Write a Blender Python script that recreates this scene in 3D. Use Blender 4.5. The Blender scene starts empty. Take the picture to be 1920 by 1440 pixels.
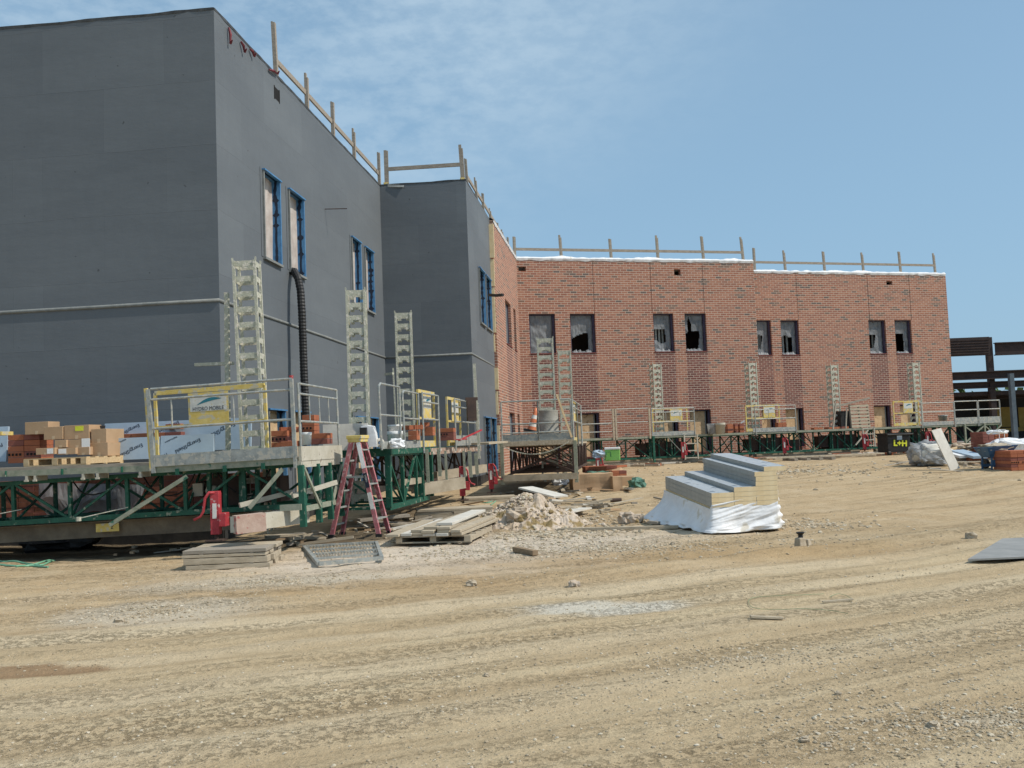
import bpy, math, random
from mathutils import Vector, Matrix, noise
R = math.radians
V = Vector
col = bpy.context.scene.collection
rnd = random.Random(7)

# ------------------------------------------------------------------ camera
EYE, FPX, PITCH, ROLL = 1.55, 1750.0, math.atan(110/1750), 0.039
_f0 = V((0, math.cos(PITCH), math.sin(PITCH)))
_u0 = V((0, -math.sin(PITCH), math.cos(PITCH)))
_r0 = V((1, 0, 0))
CR = _r0*math.cos(ROLL) - _u0*math.sin(ROLL)
CU = _u0*math.cos(ROLL) + _r0*math.sin(ROLL)
CAM = V((0, 0, EYE))
def ray(px, py):
    return _f0 + CR*((px-960)/FPX) - CU*((py-720)/FPX)
def at(px, py, Y):
    d = ray(px, py); return CAM + d*(Y/d.y)
def smooth(t):
    t = max(0, min(1, t)); return t*t*(3-2*t)
def gbase(x, y):
    return .42*smooth((y-18)/20)
def G(px, py, dz=0):
    d = ray(px, py); z = dz
    for _ in range(12):
        t = (EYE-z)/max(-d.z, 1e-4); p = CAM + d*t
        z = gbase(p.x, p.y) + dz
    return V((p.x, p.y, z))
def onplane(px, py, P0, D):
    """pixel -> (distance along the wall, z) on the vertical plane through P0 with direction D"""
    d = ray(px, py)
    det = d.x*(-D[1]) + d.y*D[0]
    a = (P0[0]*(-D[1]) + P0[1]*D[0])/det
    p = CAM + d*a
    return ((p.x-P0[0])*D[0] + (p.y-P0[1])*D[1], p.z)

cam = bpy.data.cameras.new('camera'); co = bpy.data.objects.new('camera', cam); col.objects.link(co)
cam.sensor_width = 36; cam.lens = 36*FPX/1920; cam.clip_end = 5000; cam.clip_start = .05
m = Matrix((( CR.x, CU.x, -_f0.x, 0), (CR.y, CU.y, -_f0.y, 0), (CR.z, CU.z, -_f0.z, EYE), (0, 0, 0, 1)))
co.matrix_world = m
bpy.context.scene.camera = co

# ------------------------------------------------------------------ materials
def _n(nt, t, **k):
    n = nt.nodes.new(t)
    for a, b in k.items(): setattr(n, a, b)
    return n
def mat(name, c1, c2=None, scale=4, rough=.75, metal=0, bump=.15, bscale=None, c3=None, spot=.62, spotscale=9, spec=.35, detail=6):
    """Two-tone noise paint, optional third colour in spots, fine bump."""
    M = bpy.data.materials.new(name); M.use_nodes = True; nt = M.node_tree
    b = nt.nodes['Principled BSDF']
    b.inputs['Roughness'].default_value = rough; b.inputs['Metallic'].default_value = metal
    b.inputs['Specular IOR Level'].default_value = spec
    if c2 is None: c2 = tuple(min(1, x*1.25) for x in c1)
    tc = _n(nt, 'ShaderNodeTexCoord')
    nz = _n(nt, 'ShaderNodeTexNoise'); nz.inputs['Scale'].default_value = scale; nz.inputs['Detail'].default_value = detail
    nz.inputs['Roughness'].default_value = .65
    nt.links.new(tc.outputs['Object'], nz.inputs['Vector'])
    rp = _n(nt, 'ShaderNodeValToRGB'); rp.color_ramp.elements[0].position = .35; rp.color_ramp.elements[1].position = .65
    rp.color_ramp.elements[0].color = (*c1, 1); rp.color_ramp.elements[1].color = (*c2, 1)
    nt.links.new(nz.outputs['Fac'], rp.inputs['Fac'])
    out = rp.outputs['Color']
    if c3 is not None:
        n3 = _n(nt, 'ShaderNodeTexNoise'); n3.inputs['Scale'].default_value = spotscale; n3.inputs['Detail'].default_value = 5
        nt.links.new(tc.outputs['Object'], n3.inputs['Vector'])
        r3 = _n(nt, 'ShaderNodeValToRGB'); r3.color_ramp.elements[0].position = spot; r3.color_ramp.elements[1].position = min(.99, spot+.06)
        nt.links.new(n3.outputs['Fac'], r3.inputs['Fac'])
        mx = _n(nt, 'ShaderNodeMix', data_type='RGBA'); nt.links.new(r3.outputs['Color'], mx.inputs['Factor'])
        nt.links.new(out, mx.inputs['A']); mx.inputs['B'].default_value = (*c3, 1); out = mx.outputs['Result']
    nt.links.new(out, b.inputs['Base Color'])
    if bump:
        nb = _n(nt, 'ShaderNodeTexNoise'); nb.inputs['Scale'].default_value = bscale or scale*8; nb.inputs['Detail'].default_value = 4
        nt.links.new(tc.outputs['Object'], nb.inputs['Vector'])
        bp = _n(nt, 'ShaderNodeBump'); bp.inputs['Strength'].default_value = bump; bp.inputs['Distance'].default_value = .02
        nt.links.new(nb.outputs['Fac'], bp.inputs['Height']); nt.links.new(bp.outputs['Normal'], b.inputs['Normal'])
    return M
def wood(name, c1, c2, rough=.85):
    M = mat(name, c1, c2, 3, rough, bump=.3, bscale=40)
    nt = M.node_tree
    # stretch the noise so the grain is streaky
    tc = [n for n in nt.nodes if n.bl_idname == 'ShaderNodeTexCoord'][0]
    mp = _n(nt, 'ShaderNodeMapping'); mp.inputs['Scale'].default_value = (1.2, 6, 6)
    nt.links.new(tc.outputs['Object'], mp.inputs['Vector'])
    for n in nt.nodes:
        if n.bl_idname == 'ShaderNodeTexNoise': nt.links.new(mp.outputs['Vector'], n.inputs['Vector'])
    return M
def brickmat(name, stops, mortar, bw=.31, bh=.104):
    M = bpy.data.materials.new(name); M.use_nodes = True; nt = M.node_tree
    b = nt.nodes['Principled BSDF']; b.inputs['Roughness'].default_value = .9; b.inputs['Specular IOR Level'].default_value = .2
    uv = _n(nt, 'ShaderNodeUVMap', uv_map='UVMap')
    br = _n(nt, 'ShaderNodeTexBrick'); br.offset = .5
    br.inputs['Color1'].default_value = (0, 0, 0, 1); br.inputs['Color2'].default_value = (1, 1, 1, 1); br.inputs['Mortar'].default_value = (.5, .5, .5, 1)
    br.inputs['Scale'].default_value = 1; br.inputs['Mortar Size'].default_value = .0105; br.inputs['Mortar Smooth'].default_value = .1
    br.inputs['Brick Width'].default_value = bw; br.inputs['Row Height'].default_value = bh; br.inputs['Bias'].default_value = 0
    nt.links.new(uv.outputs['UV'], br.inputs['Vector'])
    rp = _n(nt, 'ShaderNodeValToRGB'); cr = rp.color_ramp; cr.interpolation = 'CONSTANT'
    while len(cr.elements) > 1: cr.elements.remove(cr.elements[-1])
    cr.elements[0].position = 0; cr.elements[0].color = (*stops[0][1], 1)
    for p, c in stops[1:]:
        e = cr.elements.new(p); e.color = (*c, 1)
    nt.links.new(br.outputs['Color'], rp.inputs['Fac'])
    nz = _n(nt, 'ShaderNodeTexNoise'); nz.inputs['Scale'].default_value = .5; nz.inputs['Detail'].default_value = 8; nz.inputs['Roughness'].default_value = .7
    mpb = _n(nt, 'ShaderNodeMapping'); mpb.inputs['Scale'].default_value = (.45, 2.2, 1)
    nt.links.new(uv.outputs['UV'], mpb.inputs['Vector']); nt.links.new(mpb.outputs['Vector'], nz.inputs['Vector'])
    r2 = _n(nt, 'ShaderNodeMapRange'); r2.inputs['To Min'].default_value = .72; r2.inputs['To Max'].default_value = 1.25
    nt.links.new(nz.outputs['Fac'], r2.inputs['Value'])
    ml = _n(nt, 'ShaderNodeMix', data_type='RGBA', blend_type='MULTIPLY'); ml.inputs['Factor'].default_value = 1
    nt.links.new(rp.outputs['Color'], ml.inputs['A']); nt.links.new(r2.outputs['Result'], ml.inputs['B'])
    mx = _n(nt, 'ShaderNodeMix', data_type='RGBA')
    nt.links.new(br.outputs['Fac'], mx.inputs['Factor']); nt.links.new(ml.outputs['Result'], mx.inputs['A']); mx.inputs['B'].default_value = (*mortar, 1)
    # pale mortar smears in patches
    ns = _n(nt, 'ShaderNodeTexNoise'); ns.inputs['Scale'].default_value = 1.3; ns.inputs['Detail'].default_value = 10; ns.inputs['Roughness'].default_value = .75
    nt.links.new(uv.outputs['UV'], ns.inputs['Vector'])
    rs = _n(nt, 'ShaderNodeValToRGB'); rs.color_ramp.elements[0].position = .6; rs.color_ramp.elements[1].position = .8
    rs.color_ramp.elements[1].color = (.45, .45, .45, 1)
    nt.links.new(ns.outputs['Fac'], rs.inputs['Fac'])
    ms = _n(nt, 'ShaderNodeMix', data_type='RGBA'); nt.links.new(rs.outputs['Color'], ms.inputs['Factor'])
    nt.links.new(mx.outputs['Result'], ms.inputs['A']); ms.inputs['B'].default_value = (*[x*.8 for x in mortar], 1)
    nt.links.new(ms.outputs['Result'], b.inputs['Base Color'])
    bp = _n(nt, 'ShaderNodeBump'); bp.invert = True; bp.inputs['Strength'].default_value = .6; bp.inputs['Distance'].default_value = .01
    nt.links.new(br.outputs['Fac'], bp.inputs['Height']); nt.links.new(bp.outputs['Normal'], b.inputs['Normal'])
    return M

mortar = (.55, .44, .365)
RB = brickmat('red_brick', [(0, (.145, .115, .10)), (.05, (.20, .13, .10)), (.13, (.305, .142, .097)), (.42, (.345, .16, .106)), (.66, (.285, .132, .092)), (.84, (.37, .185, .125))], mortar)
MB_ = brickmat('maroon_brick', [(0, (.15, .066, .056)), (.3, (.20, .084, .068)), (.6, (.17, .072, .058)), (.85, (.235, .105, .08))], (.52, .42, .35))
def greymat():
    M = bpy.data.materials.new('grey_sheathing'); M.use_nodes = True; nt = M.node_tree
    b = nt.nodes['Principled BSDF']; b.inputs['Roughness'].default_value = .62; b.inputs['Specular IOR Level'].default_value = .3
    uv = _n(nt, 'ShaderNodeUVMap', uv_map='UVMap')
    n1 = _n(nt, 'ShaderNodeTexNoise'); n1.inputs['Scale'].default_value = .45; n1.inputs['Detail'].default_value = 8; n1.inputs['Roughness'].default_value = .6
    mp = _n(nt, 'ShaderNodeMapping'); mp.inputs['Scale'].default_value = (.5, 1.4, 1)
    nt.links.new(uv.outputs['UV'], mp.inputs['Vector']); nt.links.new(mp.outputs['Vector'], n1.inputs['Vector'])
    rp = _n(nt, 'ShaderNodeValToRGB'); rp.color_ramp.elements[0].position = .3; rp.color_ramp.elements[1].position = .72
    rp.color_ramp.elements[0].color = (.116, .131, .146, 1); rp.color_ramp.elements[1].color = (.148, .165, .180, 1)
    nt.links.new(n1.outputs['Fac'], rp.inputs['Fac'])
    # lapped seams of the membrane: long thin horizontal laps
    br = _n(nt, 'ShaderNodeTexBrick'); br.inputs['Brick Width'].default_value = 9; br.inputs['Row Height'].default_value = 1.22
    br.inputs['Scale'].default_value = 1; br.inputs['Mortar Size'].default_value = .006; br.inputs['Mortar Smooth'].default_value = 1; br.offset = .37
    dn = _n(nt, 'ShaderNodeTexNoise'); dn.inputs['Scale'].default_value = .8
    nt.links.new(uv.outputs['UV'], dn.inputs['Vector'])
    va = _n(nt, 'ShaderNodeVectorMath', operation='MULTIPLY_ADD'); va.inputs[1].default_value = (.05, .09, .05)
    nt.links.new(dn.outputs['Color'], va.inputs[0]); nt.links.new(uv.outputs['UV'], va.inputs[2]); nt.links.new(va.outputs['Vector'], br.inputs['Vector'])
    b3 = _n(nt, 'ShaderNodeTexBrick'); b3.inputs['Brick Width'].default_value = 2.44; b3.inputs['Row Height'].default_value = 1.22; b3.inputs['Scale'].default_value = 1
    b3.inputs['Mortar Size'].default_value = .004; b3.inputs['Color1'].default_value = (.93, .93, .93, 1); b3.inputs['Color2'].default_value = (1.06, 1.06, 1.05, 1); b3.inputs['Mortar'].default_value = (.86, .86, .86, 1)
    nt.links.new(va.outputs['Vector'], b3.inputs['Vector'])
    n4 = _n(nt, 'ShaderNodeTexNoise'); n4.inputs['Scale'].default_value = 2.6; n4.inputs['Detail'].default_value = 10; n4.inputs['Roughness'].default_value = .75
    mp4 = _n(nt, 'ShaderNodeMapping'); mp4.inputs['Scale'].default_value = (2.2, .7, 1); nt.links.new(uv.outputs['UV'], mp4.inputs['Vector']); nt.links.new(mp4.outputs['Vector'], n4.inputs['Vector'])
    r4 = _n(nt, 'ShaderNodeMapRange'); r4.inputs['To Min'].default_value = .88; r4.inputs['To Max'].default_value = 1.12; nt.links.new(n4.outputs['Fac'], r4.inputs['Value'])
    m4 = _n(nt, 'ShaderNodeMix', data_type='RGBA', blend_type='MULTIPLY'); m4.inputs['Factor'].default_value = 1; nt.links.new(b3.outputs['Color'], m4.inputs['A']); nt.links.new(r4.outputs['Result'], m4.inputs['B'])
    m5 = _n(nt, 'ShaderNodeMix', data_type='RGBA', blend_type='MULTIPLY'); m5.inputs['Factor'].default_value = .8; nt.links.new(rp.outputs['Color'], m5.inputs['A']); nt.links.new(m4.outputs['Result'], m5.inputs['B'])
    mx = _n(nt, 'ShaderNodeMix', data_type='RGBA'); mlt = _n(nt, 'ShaderNodeMath', operation='MULTIPLY'); mlt.inputs[1].default_value = .16
    nt.links.new(br.outputs['Fac'], mlt.inputs[0]); nt.links.new(mlt.outputs[0], mx.inputs['Factor'])
    nt.links.new(m5.outputs['Result'], mx.inputs['A']); mx.inputs['B'].default_value = (.05, .058, .065, 1)
    sp = _n(nt, 'ShaderNodeTexNoise'); sp.inputs['Scale'].default_value = 7; sp.inputs['Detail'].default_value = 3
    nt.links.new(uv.outputs['UV'], sp.inputs['Vector'])
    rs = _n(nt, 'ShaderNodeValToRGB'); rs.color_ramp.elements[0].position = .72; rs.color_ramp.elements[1].position = .75
    nt.links.new(sp.outputs['Fac'], rs.inputs['Fac'])
    m2 = _n(nt, 'ShaderNodeMix', data_type='RGBA'); nt.links.new(rs.outputs['Color'], m2.inputs['Factor'])
    nt.links.new(mx.outputs['Result'], m2.inputs['A']); m2.inputs['B'].default_value = (.08, .085, .09, 1)
    nt.links.new(m2.outputs['Result'], b.inputs['Base Color'])
    nb = _n(nt, 'ShaderNodeTexNoise'); nb.inputs['Scale'].default_value = 1.6; nb.inputs['Detail'].default_value = 9; nb.inputs['Roughness'].default_value = .62
    nt.links.new(mp.outputs['Vector'], nb.inputs['Vector'])
    ad = _n(nt, 'ShaderNodeMath', operation='MULTIPLY_ADD'); ad.inputs[1].default_value = .35
    nt.links.new(br.outputs['Fac'], ad.inputs[0]); nt.links.new(nb.outputs['Fac'], ad.inputs[2])
    bp = _n(nt, 'ShaderNodeBump'); bp.inputs['Strength'].default_value = .3; bp.inputs['Distance'].default_value = .03
    nt.links.new(ad.outputs[0], bp.inputs['Height']); nt.links.new(bp.outputs['Normal'], b.inputs['Normal'])
    return M
GREY = greymat()
greytrim = mat('grey_trim', (.17, .18, .175), (.25, .26, .25), 6)
dustyred = mat('dusty_red_sleeve', (.40, .27, .22), (.50, .38, .31), 7, .85, 0, .2, c3=(.38, .12, .11), spot=.60, spotscale=8)
fadedred = mat('faded_red_paint', (.40, .17, .16), (.50, .28, .26), 8, .7, 0, .2, c3=(.36, .06, .07), spot=.55, spotscale=9)
rustbeam = mat('rust_and_mortar_beam', (.30, .16, .11), (.42, .36, .29), 6, .85, 0, .4, c3=(.55, .52, .46), spot=.56, spotscale=8)
galv = mat('galvanised_steel', (.26, .28, .27), (.40, .42, .40), 9, .55, .35, .2, c3=(.46, .44, .38), spot=.52, spotscale=14)
mastm = mat('mortar_caked_steel', (.36, .37, .30), (.50, .50, .41), 7, .8, .05, .5, bscale=50, c3=(.60, .57, .50), spot=.55, spotscale=18)
green = mat('green_paint', (.008, .068, .043), (.02, .115, .075), 7, .55, 0, .15, c3=(.26, .29, .22), spot=.60, spotscale=9)
palegreen = mat('dusty_green_steel', (.20, .23, .17), (.33, .33, .26), 8, .8, 0, .3, c3=(.03, .13, .09), spot=.66, spotscale=6)
yellow = mat('yellow_paint', (.58, .43, .11), (.68, .54, .20), 8, .6, 0, .2, c3=(.50, .46, .34), spot=.53, spotscale=10)
red = mat('red_paint', (.36, .03, .04), (.46, .06, .07), 8, .5, 0, .2, c3=(.55, .38, .36), spot=.60, spotscale=11)
redrail = mat('red_fibreglass', (.34, .085, .10), (.47, .19, .20), 5, .45, 0, .1, c3=(.55, .32, .32), spot=.54, spotscale=16)
blue = mat('blue_membrane', (.05, .17, .36), (.09, .25, .46), 6, .45, 0, .3)
darkblue = mat('dark_sealant', (.006, .014, .035), (.015, .03, .06), 9, .5)
paleblue = mat('blue_grey_board', (.33, .42, .51), (.41, .50, .58), 2, .45, 0, .1)
blackp = mat('black_plastic', (.012, .012, .013), (.03, .03, .03), 8, .5)
black = mat('dark_void', (.008, .008, .008), (.015, .013, .012), 3, .9)
cream = mat('cream_steel', (.42, .39, .31), (.52, .49, .41), 4, .75, 0, .3, c3=(.30, .26, .20), spot=.62, spotscale=8)
shadebeam = mat('shade_dark_beam', (.12, .10, .075), (.20, .17, .125), 3, .9, 0, .3)  # darker beam colour with the shade under the deck painted in
tanbeam = mat('muddy_steel_beam', (.30, .25, .18), (.42, .36, .27), 4, .85, 0, .3)
darksteel = mat('dark_primed_steel', (.026, .020, .022), (.05, .034, .03), 3, .7, .1, .15)
rust_and_shade = mat('rusty_and_shaded_steel', (.055, .038, .034), (.10, .065, .05), 3, .75, .1, .2)  # rusty steel; its dark tone also paints shade on platform trusses
bluesteel = mat('blue_grey_column', (.07, .10, .13), (.11, .145, .175), 3, .6)
woodnew = wood('new_lumber', (.50, .36, .20), (.62, .47, .28))
woodold = wood('weathered_lumber', (.34, .285, .205), (.50, .43, .325))
woodbrown = wood('dark_offcut_wood', (.20, .14, .085), (.30, .22, .14))
woodgrey = wood('grey_lumber', (.25, .22, .18), (.36, .32, .26))
woodpost = wood('weathered_post', (.25, .215, .175), (.36, .315, .26))
ply = mat('plywood', (.50, .34, .19), (.62, .45, .27), 5, .8, 0, .1, c3=(.30, .19, .10), spot=.60, spotscale=6)
card = mat('cardboard', (.40, .265, .155), (.47, .32, .195), 2.5, .85, 0, .1)
foamy = mat('foam_core', (.72, .56, .32), (.82, .68, .44), 6, .85, 0, .1)
foil = mat('foil_facing', (.36, .395, .42), (.48, .51, .53), 5, .4, .15, .15, c3=(.20, .23, .26), spot=.60, spotscale=5)
foilside = mat('dusty_foil_edge', (.33, .335, .31), (.40, .40, .37), 7, .6, .05, .1)
wrap = mat('white_wrap', (.70, .71, .72), (.82, .83, .84), 3, .45, 0, .6, bscale=7, c3=(.62, .58, .50), spot=.64, spotscale=3)
whitep = mat('white_paint', (.76, .76, .75), (.84, .84, .82), 4, .5)
dirtyw = mat('dirty_white_board', (.52, .49, .43), (.66, .63, .56), 3, .7)
concrete = mat('concrete', (.33, .31, .28), (.45, .43, .39), 3, .9, 0, .4, bscale=30)
clay = mat('clay_brick', (.34, .11, .055), (.42, .15, .075), 3.5, .85, 0, .2, bscale=40)
claydark = mat('dark_clay_brick', (.20, .07, .055), (.27, .10, .075), 3.5, .85)
lime = mat('lime_plastic', (.20, .48, .10), (.24, .55, .14), 3, .4)
dullrope = mat('dusty_green_strap', (.20, .27, .15), (.27, .34, .2), 3, .7)
rope = mat('green_strap', (.12, .32, .20), (.19, .40, .27), 3, .5)
neon = mat('neon_yellow', (.62, .66, .04), (.70, .72, .06), 3, .5)
orange = mat('orange_plastic', (.58, .16, .07), (.68, .24, .12), 5, .5)
stonem = mat('stone', (.34, .28, .20), (.50, .43, .33), 8, .95, 0, .3)
ink = mat('dark_print', (.015, .02, .035), (.025, .03, .05), 4, .7)
bluebarrow = mat('blue_barrow_paint', (.03, .09, .18), (.06, .14, .25), 5, .5)
netg = mat('green_netting', (.06, .16, .12), (.14, .25, .19), 14, .8)
cone_w = mat('reflective_white', (.62, .60, .56), (.74, .72, .68), 6, .5)

def plasticmat():
    M = mat('clear_plastic_sheet', (.26, .28, .30), (.46, .48, .50), 3.5, .35, 0, .6, bscale=7, spec=.5)
    nt = M.node_tree; b = nt.nodes['Principled BSDF']; out = nt.nodes['Material Output']
    tr = _n(nt, 'ShaderNodeBsdfTransparent'); tl = _n(nt, 'ShaderNodeBsdfTranslucent'); tl.inputs['Color'].default_value = (.55, .57, .58, 1)
    m1 = _n(nt, 'ShaderNodeMixShader'); m1.inputs[0].default_value = .3
    m2 = _n(nt, 'ShaderNodeMixShader'); m2.inputs[0].default_value = .30
    nt.links.new(b.outputs[0], m1.inputs[1]); nt.links.new(tl.outputs[0], m1.inputs[2])
    nt.links.new(m1.outputs[0], m2.inputs[1]); nt.links.new(tr.outputs[0], m2.inputs[2]); nt.links.new(m2.outputs[0], out.inputs['Surface'])
    return M
plastic = plasticmat()

# ------------------------------------------------------------------ mesh builder
class MB:
    def __init__(s): s.v = []; s.f = []; s.mi = []; s.uv = {}
    def quad(s, pts, mi=0, uvs=None):
        i = len(s.v); s.v += [V(p) for p in pts]; s.f.append(tuple(range(i, i+len(pts)))); s.mi.append(mi)
        if uvs: s.uv[len(s.f)-1] = uvs
    def box(s, c, size, yaw=0, M=None, mi=0, mis=None, taper=1):
        """mis: materials for (-z,+z,-y,+x,+y,-x)"""
        hx, hy, hz = size[0]/2, size[1]/2, size[2]/2
        rot = (M if M is not None else Matrix.Rotation(yaw, 3, 'Z'))
        i = len(s.v); c = V(c)
        for z in (-1, 1):
            k = taper if z > 0 else 1
            for x, y in ((-1, -1), (1, -1), (1, 1), (-1, 1)):
                s.v.append(c + rot @ V((x*hx*k, y*hy*k, z*hz)))
        for n, q in enumerate(((3, 2, 1, 0), (4, 5, 6, 7), (0, 1, 5, 4), (1, 2, 6, 5), (2, 3, 7, 6), (3, 0, 4, 7))):
            s.f.append(tuple(i+k for k in q)); s.mi.append(mis[n] if mis else mi)
    def b2(s, lo, hi, mi=0, mis=None):
        s.box([(a+b)/2 for a, b in zip(lo, hi)], [b-a for a, b in zip(lo, hi)], mi=mi, mis=mis)
    def bar(s, p0, p1, w, h=None, mi=0, up=(0, 0, 1)):
        p0, p1 = V(p0), V(p1); h = h or w; d = (p1-p0); L = d.length
        if L < 1e-6: return
        d.normalize(); up = V(up)
        if abs(d.dot(up)) > .95: up = V((0, 1, 0))
        x = d.cross(up).normalized(); z = x.cross(d)
        rot = Matrix((x, d, z)).transposed()
        s.box((p0+p1)/2, (w, L, h), M=rot, mi=mi)
    def tube(s, pts, r, n=8, mi=0, cap=True):
        pts = [V(p) for p in pts]; rings = []
        prevx = None
        for k, p in enumerate(pts):
            d = (pts[min(k+1, len(pts)-1)] - pts[max(k-1, 0)]).normalized()
            up = V((0, 0, 1)) if abs(d.z) < .9 else V((0, 1, 0))
            x = d.cross(up).normalized() if prevx is None else (prevx - d*prevx.dot(d)).normalized()
            prevx = x; y = d.cross(x); rr = r[k] if isinstance(r, (list, tuple)) else r
            i = len(s.v)
            for a in range(n):
                t = 2*math.pi*a/n; s.v.append(p + x*math.cos(t)*rr + y*math.sin(t)*rr)
            rings.append(i)
        for a, b in zip(rings, rings[1:]):
            for q in range(n):
                s.f.append((a+q, a+(q+1) % n, b+(q+1) % n, b+q)); s.mi.append(mi)
        if cap:
            s.f.append(tuple(rings[0]+q for q in reversed(range(n)))); s.mi.append(mi)
            s.f.append(tuple(rings[-1]+q for q in range(n))); s.mi.append(mi)
    def lathe(s, c, prof, n=20, mi=0, M=None, mfn=None):
        c = V(c); rings = []
        for k, (r, z) in enumerate(prof):
            i = len(s.v)
            for a in range(n):
                t = 2*math.pi*a/n; p = V((math.cos(t)*r, math.sin(t)*r, z)); s.v.append(c + (M @ p if M is not None else p))
            rings.append(i)
        for k, (a, b) in enumerate(zip(rings, rings[1:])):
            for q in range(n):
                s.f.append((a+q, a+(q+1) % n, b+(q+1) % n, b+q)); s.mi.append(mfn(k) if mfn else mi)
    def prism(s, poly, z0, z1, mi=0):
        i = len(s.v); n = len(poly)
        for z in (z0, z1):
            for p in poly: s.v.append(V((p[0], p[1], z)))
        s.f.append(tuple(i+k for k in reversed(range(n)))); s.mi.append(mi)
        s.f.append(tuple(i+n+k for k in range(n))); s.mi.append(mi)
        for k in range(n):
            s.f.append((i+k, i+(k+1) % n, i+n+(k+1) % n, i+n+k)); s.mi.append(mi)
    def rock(s, c, r, mi=0, sq=.7, seed=None):
        c = V(c); i = len(s.v); q = rnd.random()*6
        pts = [V((0, 0, 1)), V((0, 0, -1))]
        for k in range(6): pts.append(V((math.cos(k*math.pi/3+q)*.85, math.sin(k*math.pi/3+q)*.85, .45)))
        for k in range(6): pts.append(V((math.cos(k*math.pi/3+q+.5), math.sin(k*math.pi/3+q+.5), -.35)))
        for p in pts:
            f = r*(.72+.5*rnd.random()); s.v.append(c + V((p.x*f, p.y*f, p.z*f*sq)))
        for k in range(6):
            a, b = 2+k, 2+(k+1) % 6; e, g = 8+k, 8+(k+1) % 6
            for t in ((0, a, b), (a, e, b), (b, e, g), (1, g, e)):
                s.f.append(tuple(i+x for x in t)); s.mi.append(mi)
    def build(s, name, mats, parent=None, smooth_=False, bevel=0, world=False):
        if not isinstance(mats, (list, tuple)): mats = [mats]
        me = bpy.data.meshes.new(name)
        vs = s.v
        if world and parent is not None:
            inv = MAT[parent.name].inverted(); vs = [inv @ p for p in vs]
        me.from_pydata([tuple(p) for p in vs], [], s.f)
        for mm in mats: me.materials.append(mm)
        me.polygons.foreach_set('material_index', s.mi)
        if s.uv:
            ul = me.uv_layers.new(name='UVMap')
            for fi, u in s.uv.items():
                for li, c in zip(me.polygons[fi].loop_indices, u): ul.data[li].uv = c
        if smooth_: me.polygons.foreach_set('use_smooth', [True]*len(me.polygons))
        me.update()
        o = bpy.data.objects.new(name, me); col.objects.link(o)
        if parent is not None: o.parent = parent
        if bevel:
            bv = o.modifiers.new('bevel', 'BEVEL'); bv.width = bevel; bv.segments = 2; bv.limit_method = 'ANGLE'
        return o
MAT = {}
def tag(o, label=None, cat=None, group=None, kind=None):
    if label: o['label'] = label
    if cat: o['category'] = cat
    if group: o['group'] = group
    if kind: o['kind'] = kind
    return o
def thing(name, loc, label, cat, rz=0, group=None, ry=0, rx=0):
    o = bpy.data.objects.new(name, None); col.objects.link(o); o.empty_display_size = .1
    o.location = loc; o.rotation_euler = (rx, ry, rz)
    tag(o, label, cat, group)
    MAT[o.name] = Matrix.Translation(V(loc)) @ o.rotation_euler.to_matrix().to_4x4()
    return o
def copy_tree(root, loc, rz, label=None):
    c = root.copy(); col.objects.link(c); c.location = loc; c.rotation_euler.z = rz
    if label: c['label'] = label
    MAT[c.name] = Matrix.Translation(V(loc)) @ c.rotation_euler.to_matrix().to_4x4()
    def rec(a, b):
        for ch in [x for x in bpy.data.objects if x.parent == a]:
            d = ch.copy(); col.objects.link(d); d.parent = b; rec(ch, d)
    rec(root, c)
    return c
def single(mb, name, mats, loc, label, cat, group=None, rz=0, ry=0, rx=0, smooth_=False, bevel=0, world=False, kind=None):
    """a thing that is one mesh; geometry local to loc (or world)"""
    if world:
        inv = (Matrix.Translation(V(loc))).inverted(); mb.v = [inv @ p for p in mb.v]
    o = mb.build(name, mats, None, smooth_, bevel); o.location = loc; o.rotation_euler = (rx, ry, rz)
    return tag(o, label, cat, group, kind)
def text(name, s, size, material, parent, M, ext=.001, bold=0, shear=0, sx=1):
    cu = bpy.data.curves.new(name, 'FONT'); cu.body = s; cu.size = size; cu.extrude = ext; cu.offset = bold; cu.shear = shear
    cu.align_x = 'CENTER'; cu.align_y = 'CENTER'; cu.resolution_u = 3
    t = bpy.data.objects.new(name+'_tmp', cu)
    me = bpy.data.meshes.new_from_object(t); bpy.data.objects.remove(t); bpy.data.curves.remove(cu)
    me.name = name; me.materials.clear(); me.materials.append(material)
    me.transform(M @ Matrix.Diagonal((sx, 1, 1, 1)))
    o = bpy.data.objects.new(name, me); col.objects.link(o); o.parent = parent
    return o
def upright(x, y, z, rz=0, flip=False):
    """text plane standing up, facing local -y"""
    m = Matrix.Translation((x, y, z)) @ Matrix.Rotation(R(90), 4, 'X')
    return m @ Matrix.Rotation(rz, 4, 'Z')

# ------------------------------------------------------------------ world and sun
SUN = V((.66, -.20, .78)).normalized()
sc = bpy.context.scene
w = bpy.data.worlds.new('World'); sc.world = w; w.use_nodes = True
nt = w.node_tree; bg = nt.nodes['Background']
sky = _n(nt, 'ShaderNodeTexSky', sky_type='NISHITA'); sky.sun_disc = False
sky.sun_elevation = math.asin(SUN.z); sky.sun_rotation = math.atan2(SUN.x, SUN.y)
sky.air_density = 1.0; sky.dust_density = 1.6; sky.ozone_density = 2.2; sky.altitude = 200
tc = _n(nt, 'ShaderNodeTexCoord')
mp = _n(nt, 'ShaderNodeMapping'); mp.inputs['Scale'].default_value = (2.6, 1.8, 5.5); mp.inputs['Rotation'].default_value = (0, R(12), 0)
n1 = _n(nt, 'ShaderNodeTexNoise'); n1.inputs['Scale'].default_value = 1.5; n1.inputs['Detail'].default_value = 3; n1.inputs['Distortion'].default_value = .5
n2 = _n(nt, 'ShaderNodeTexNoise'); n2.inputs['Scale'].default_value = 13; n2.inputs['Detail'].default_value = 8; n2.inputs['Roughness'].default_value = .6
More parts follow.
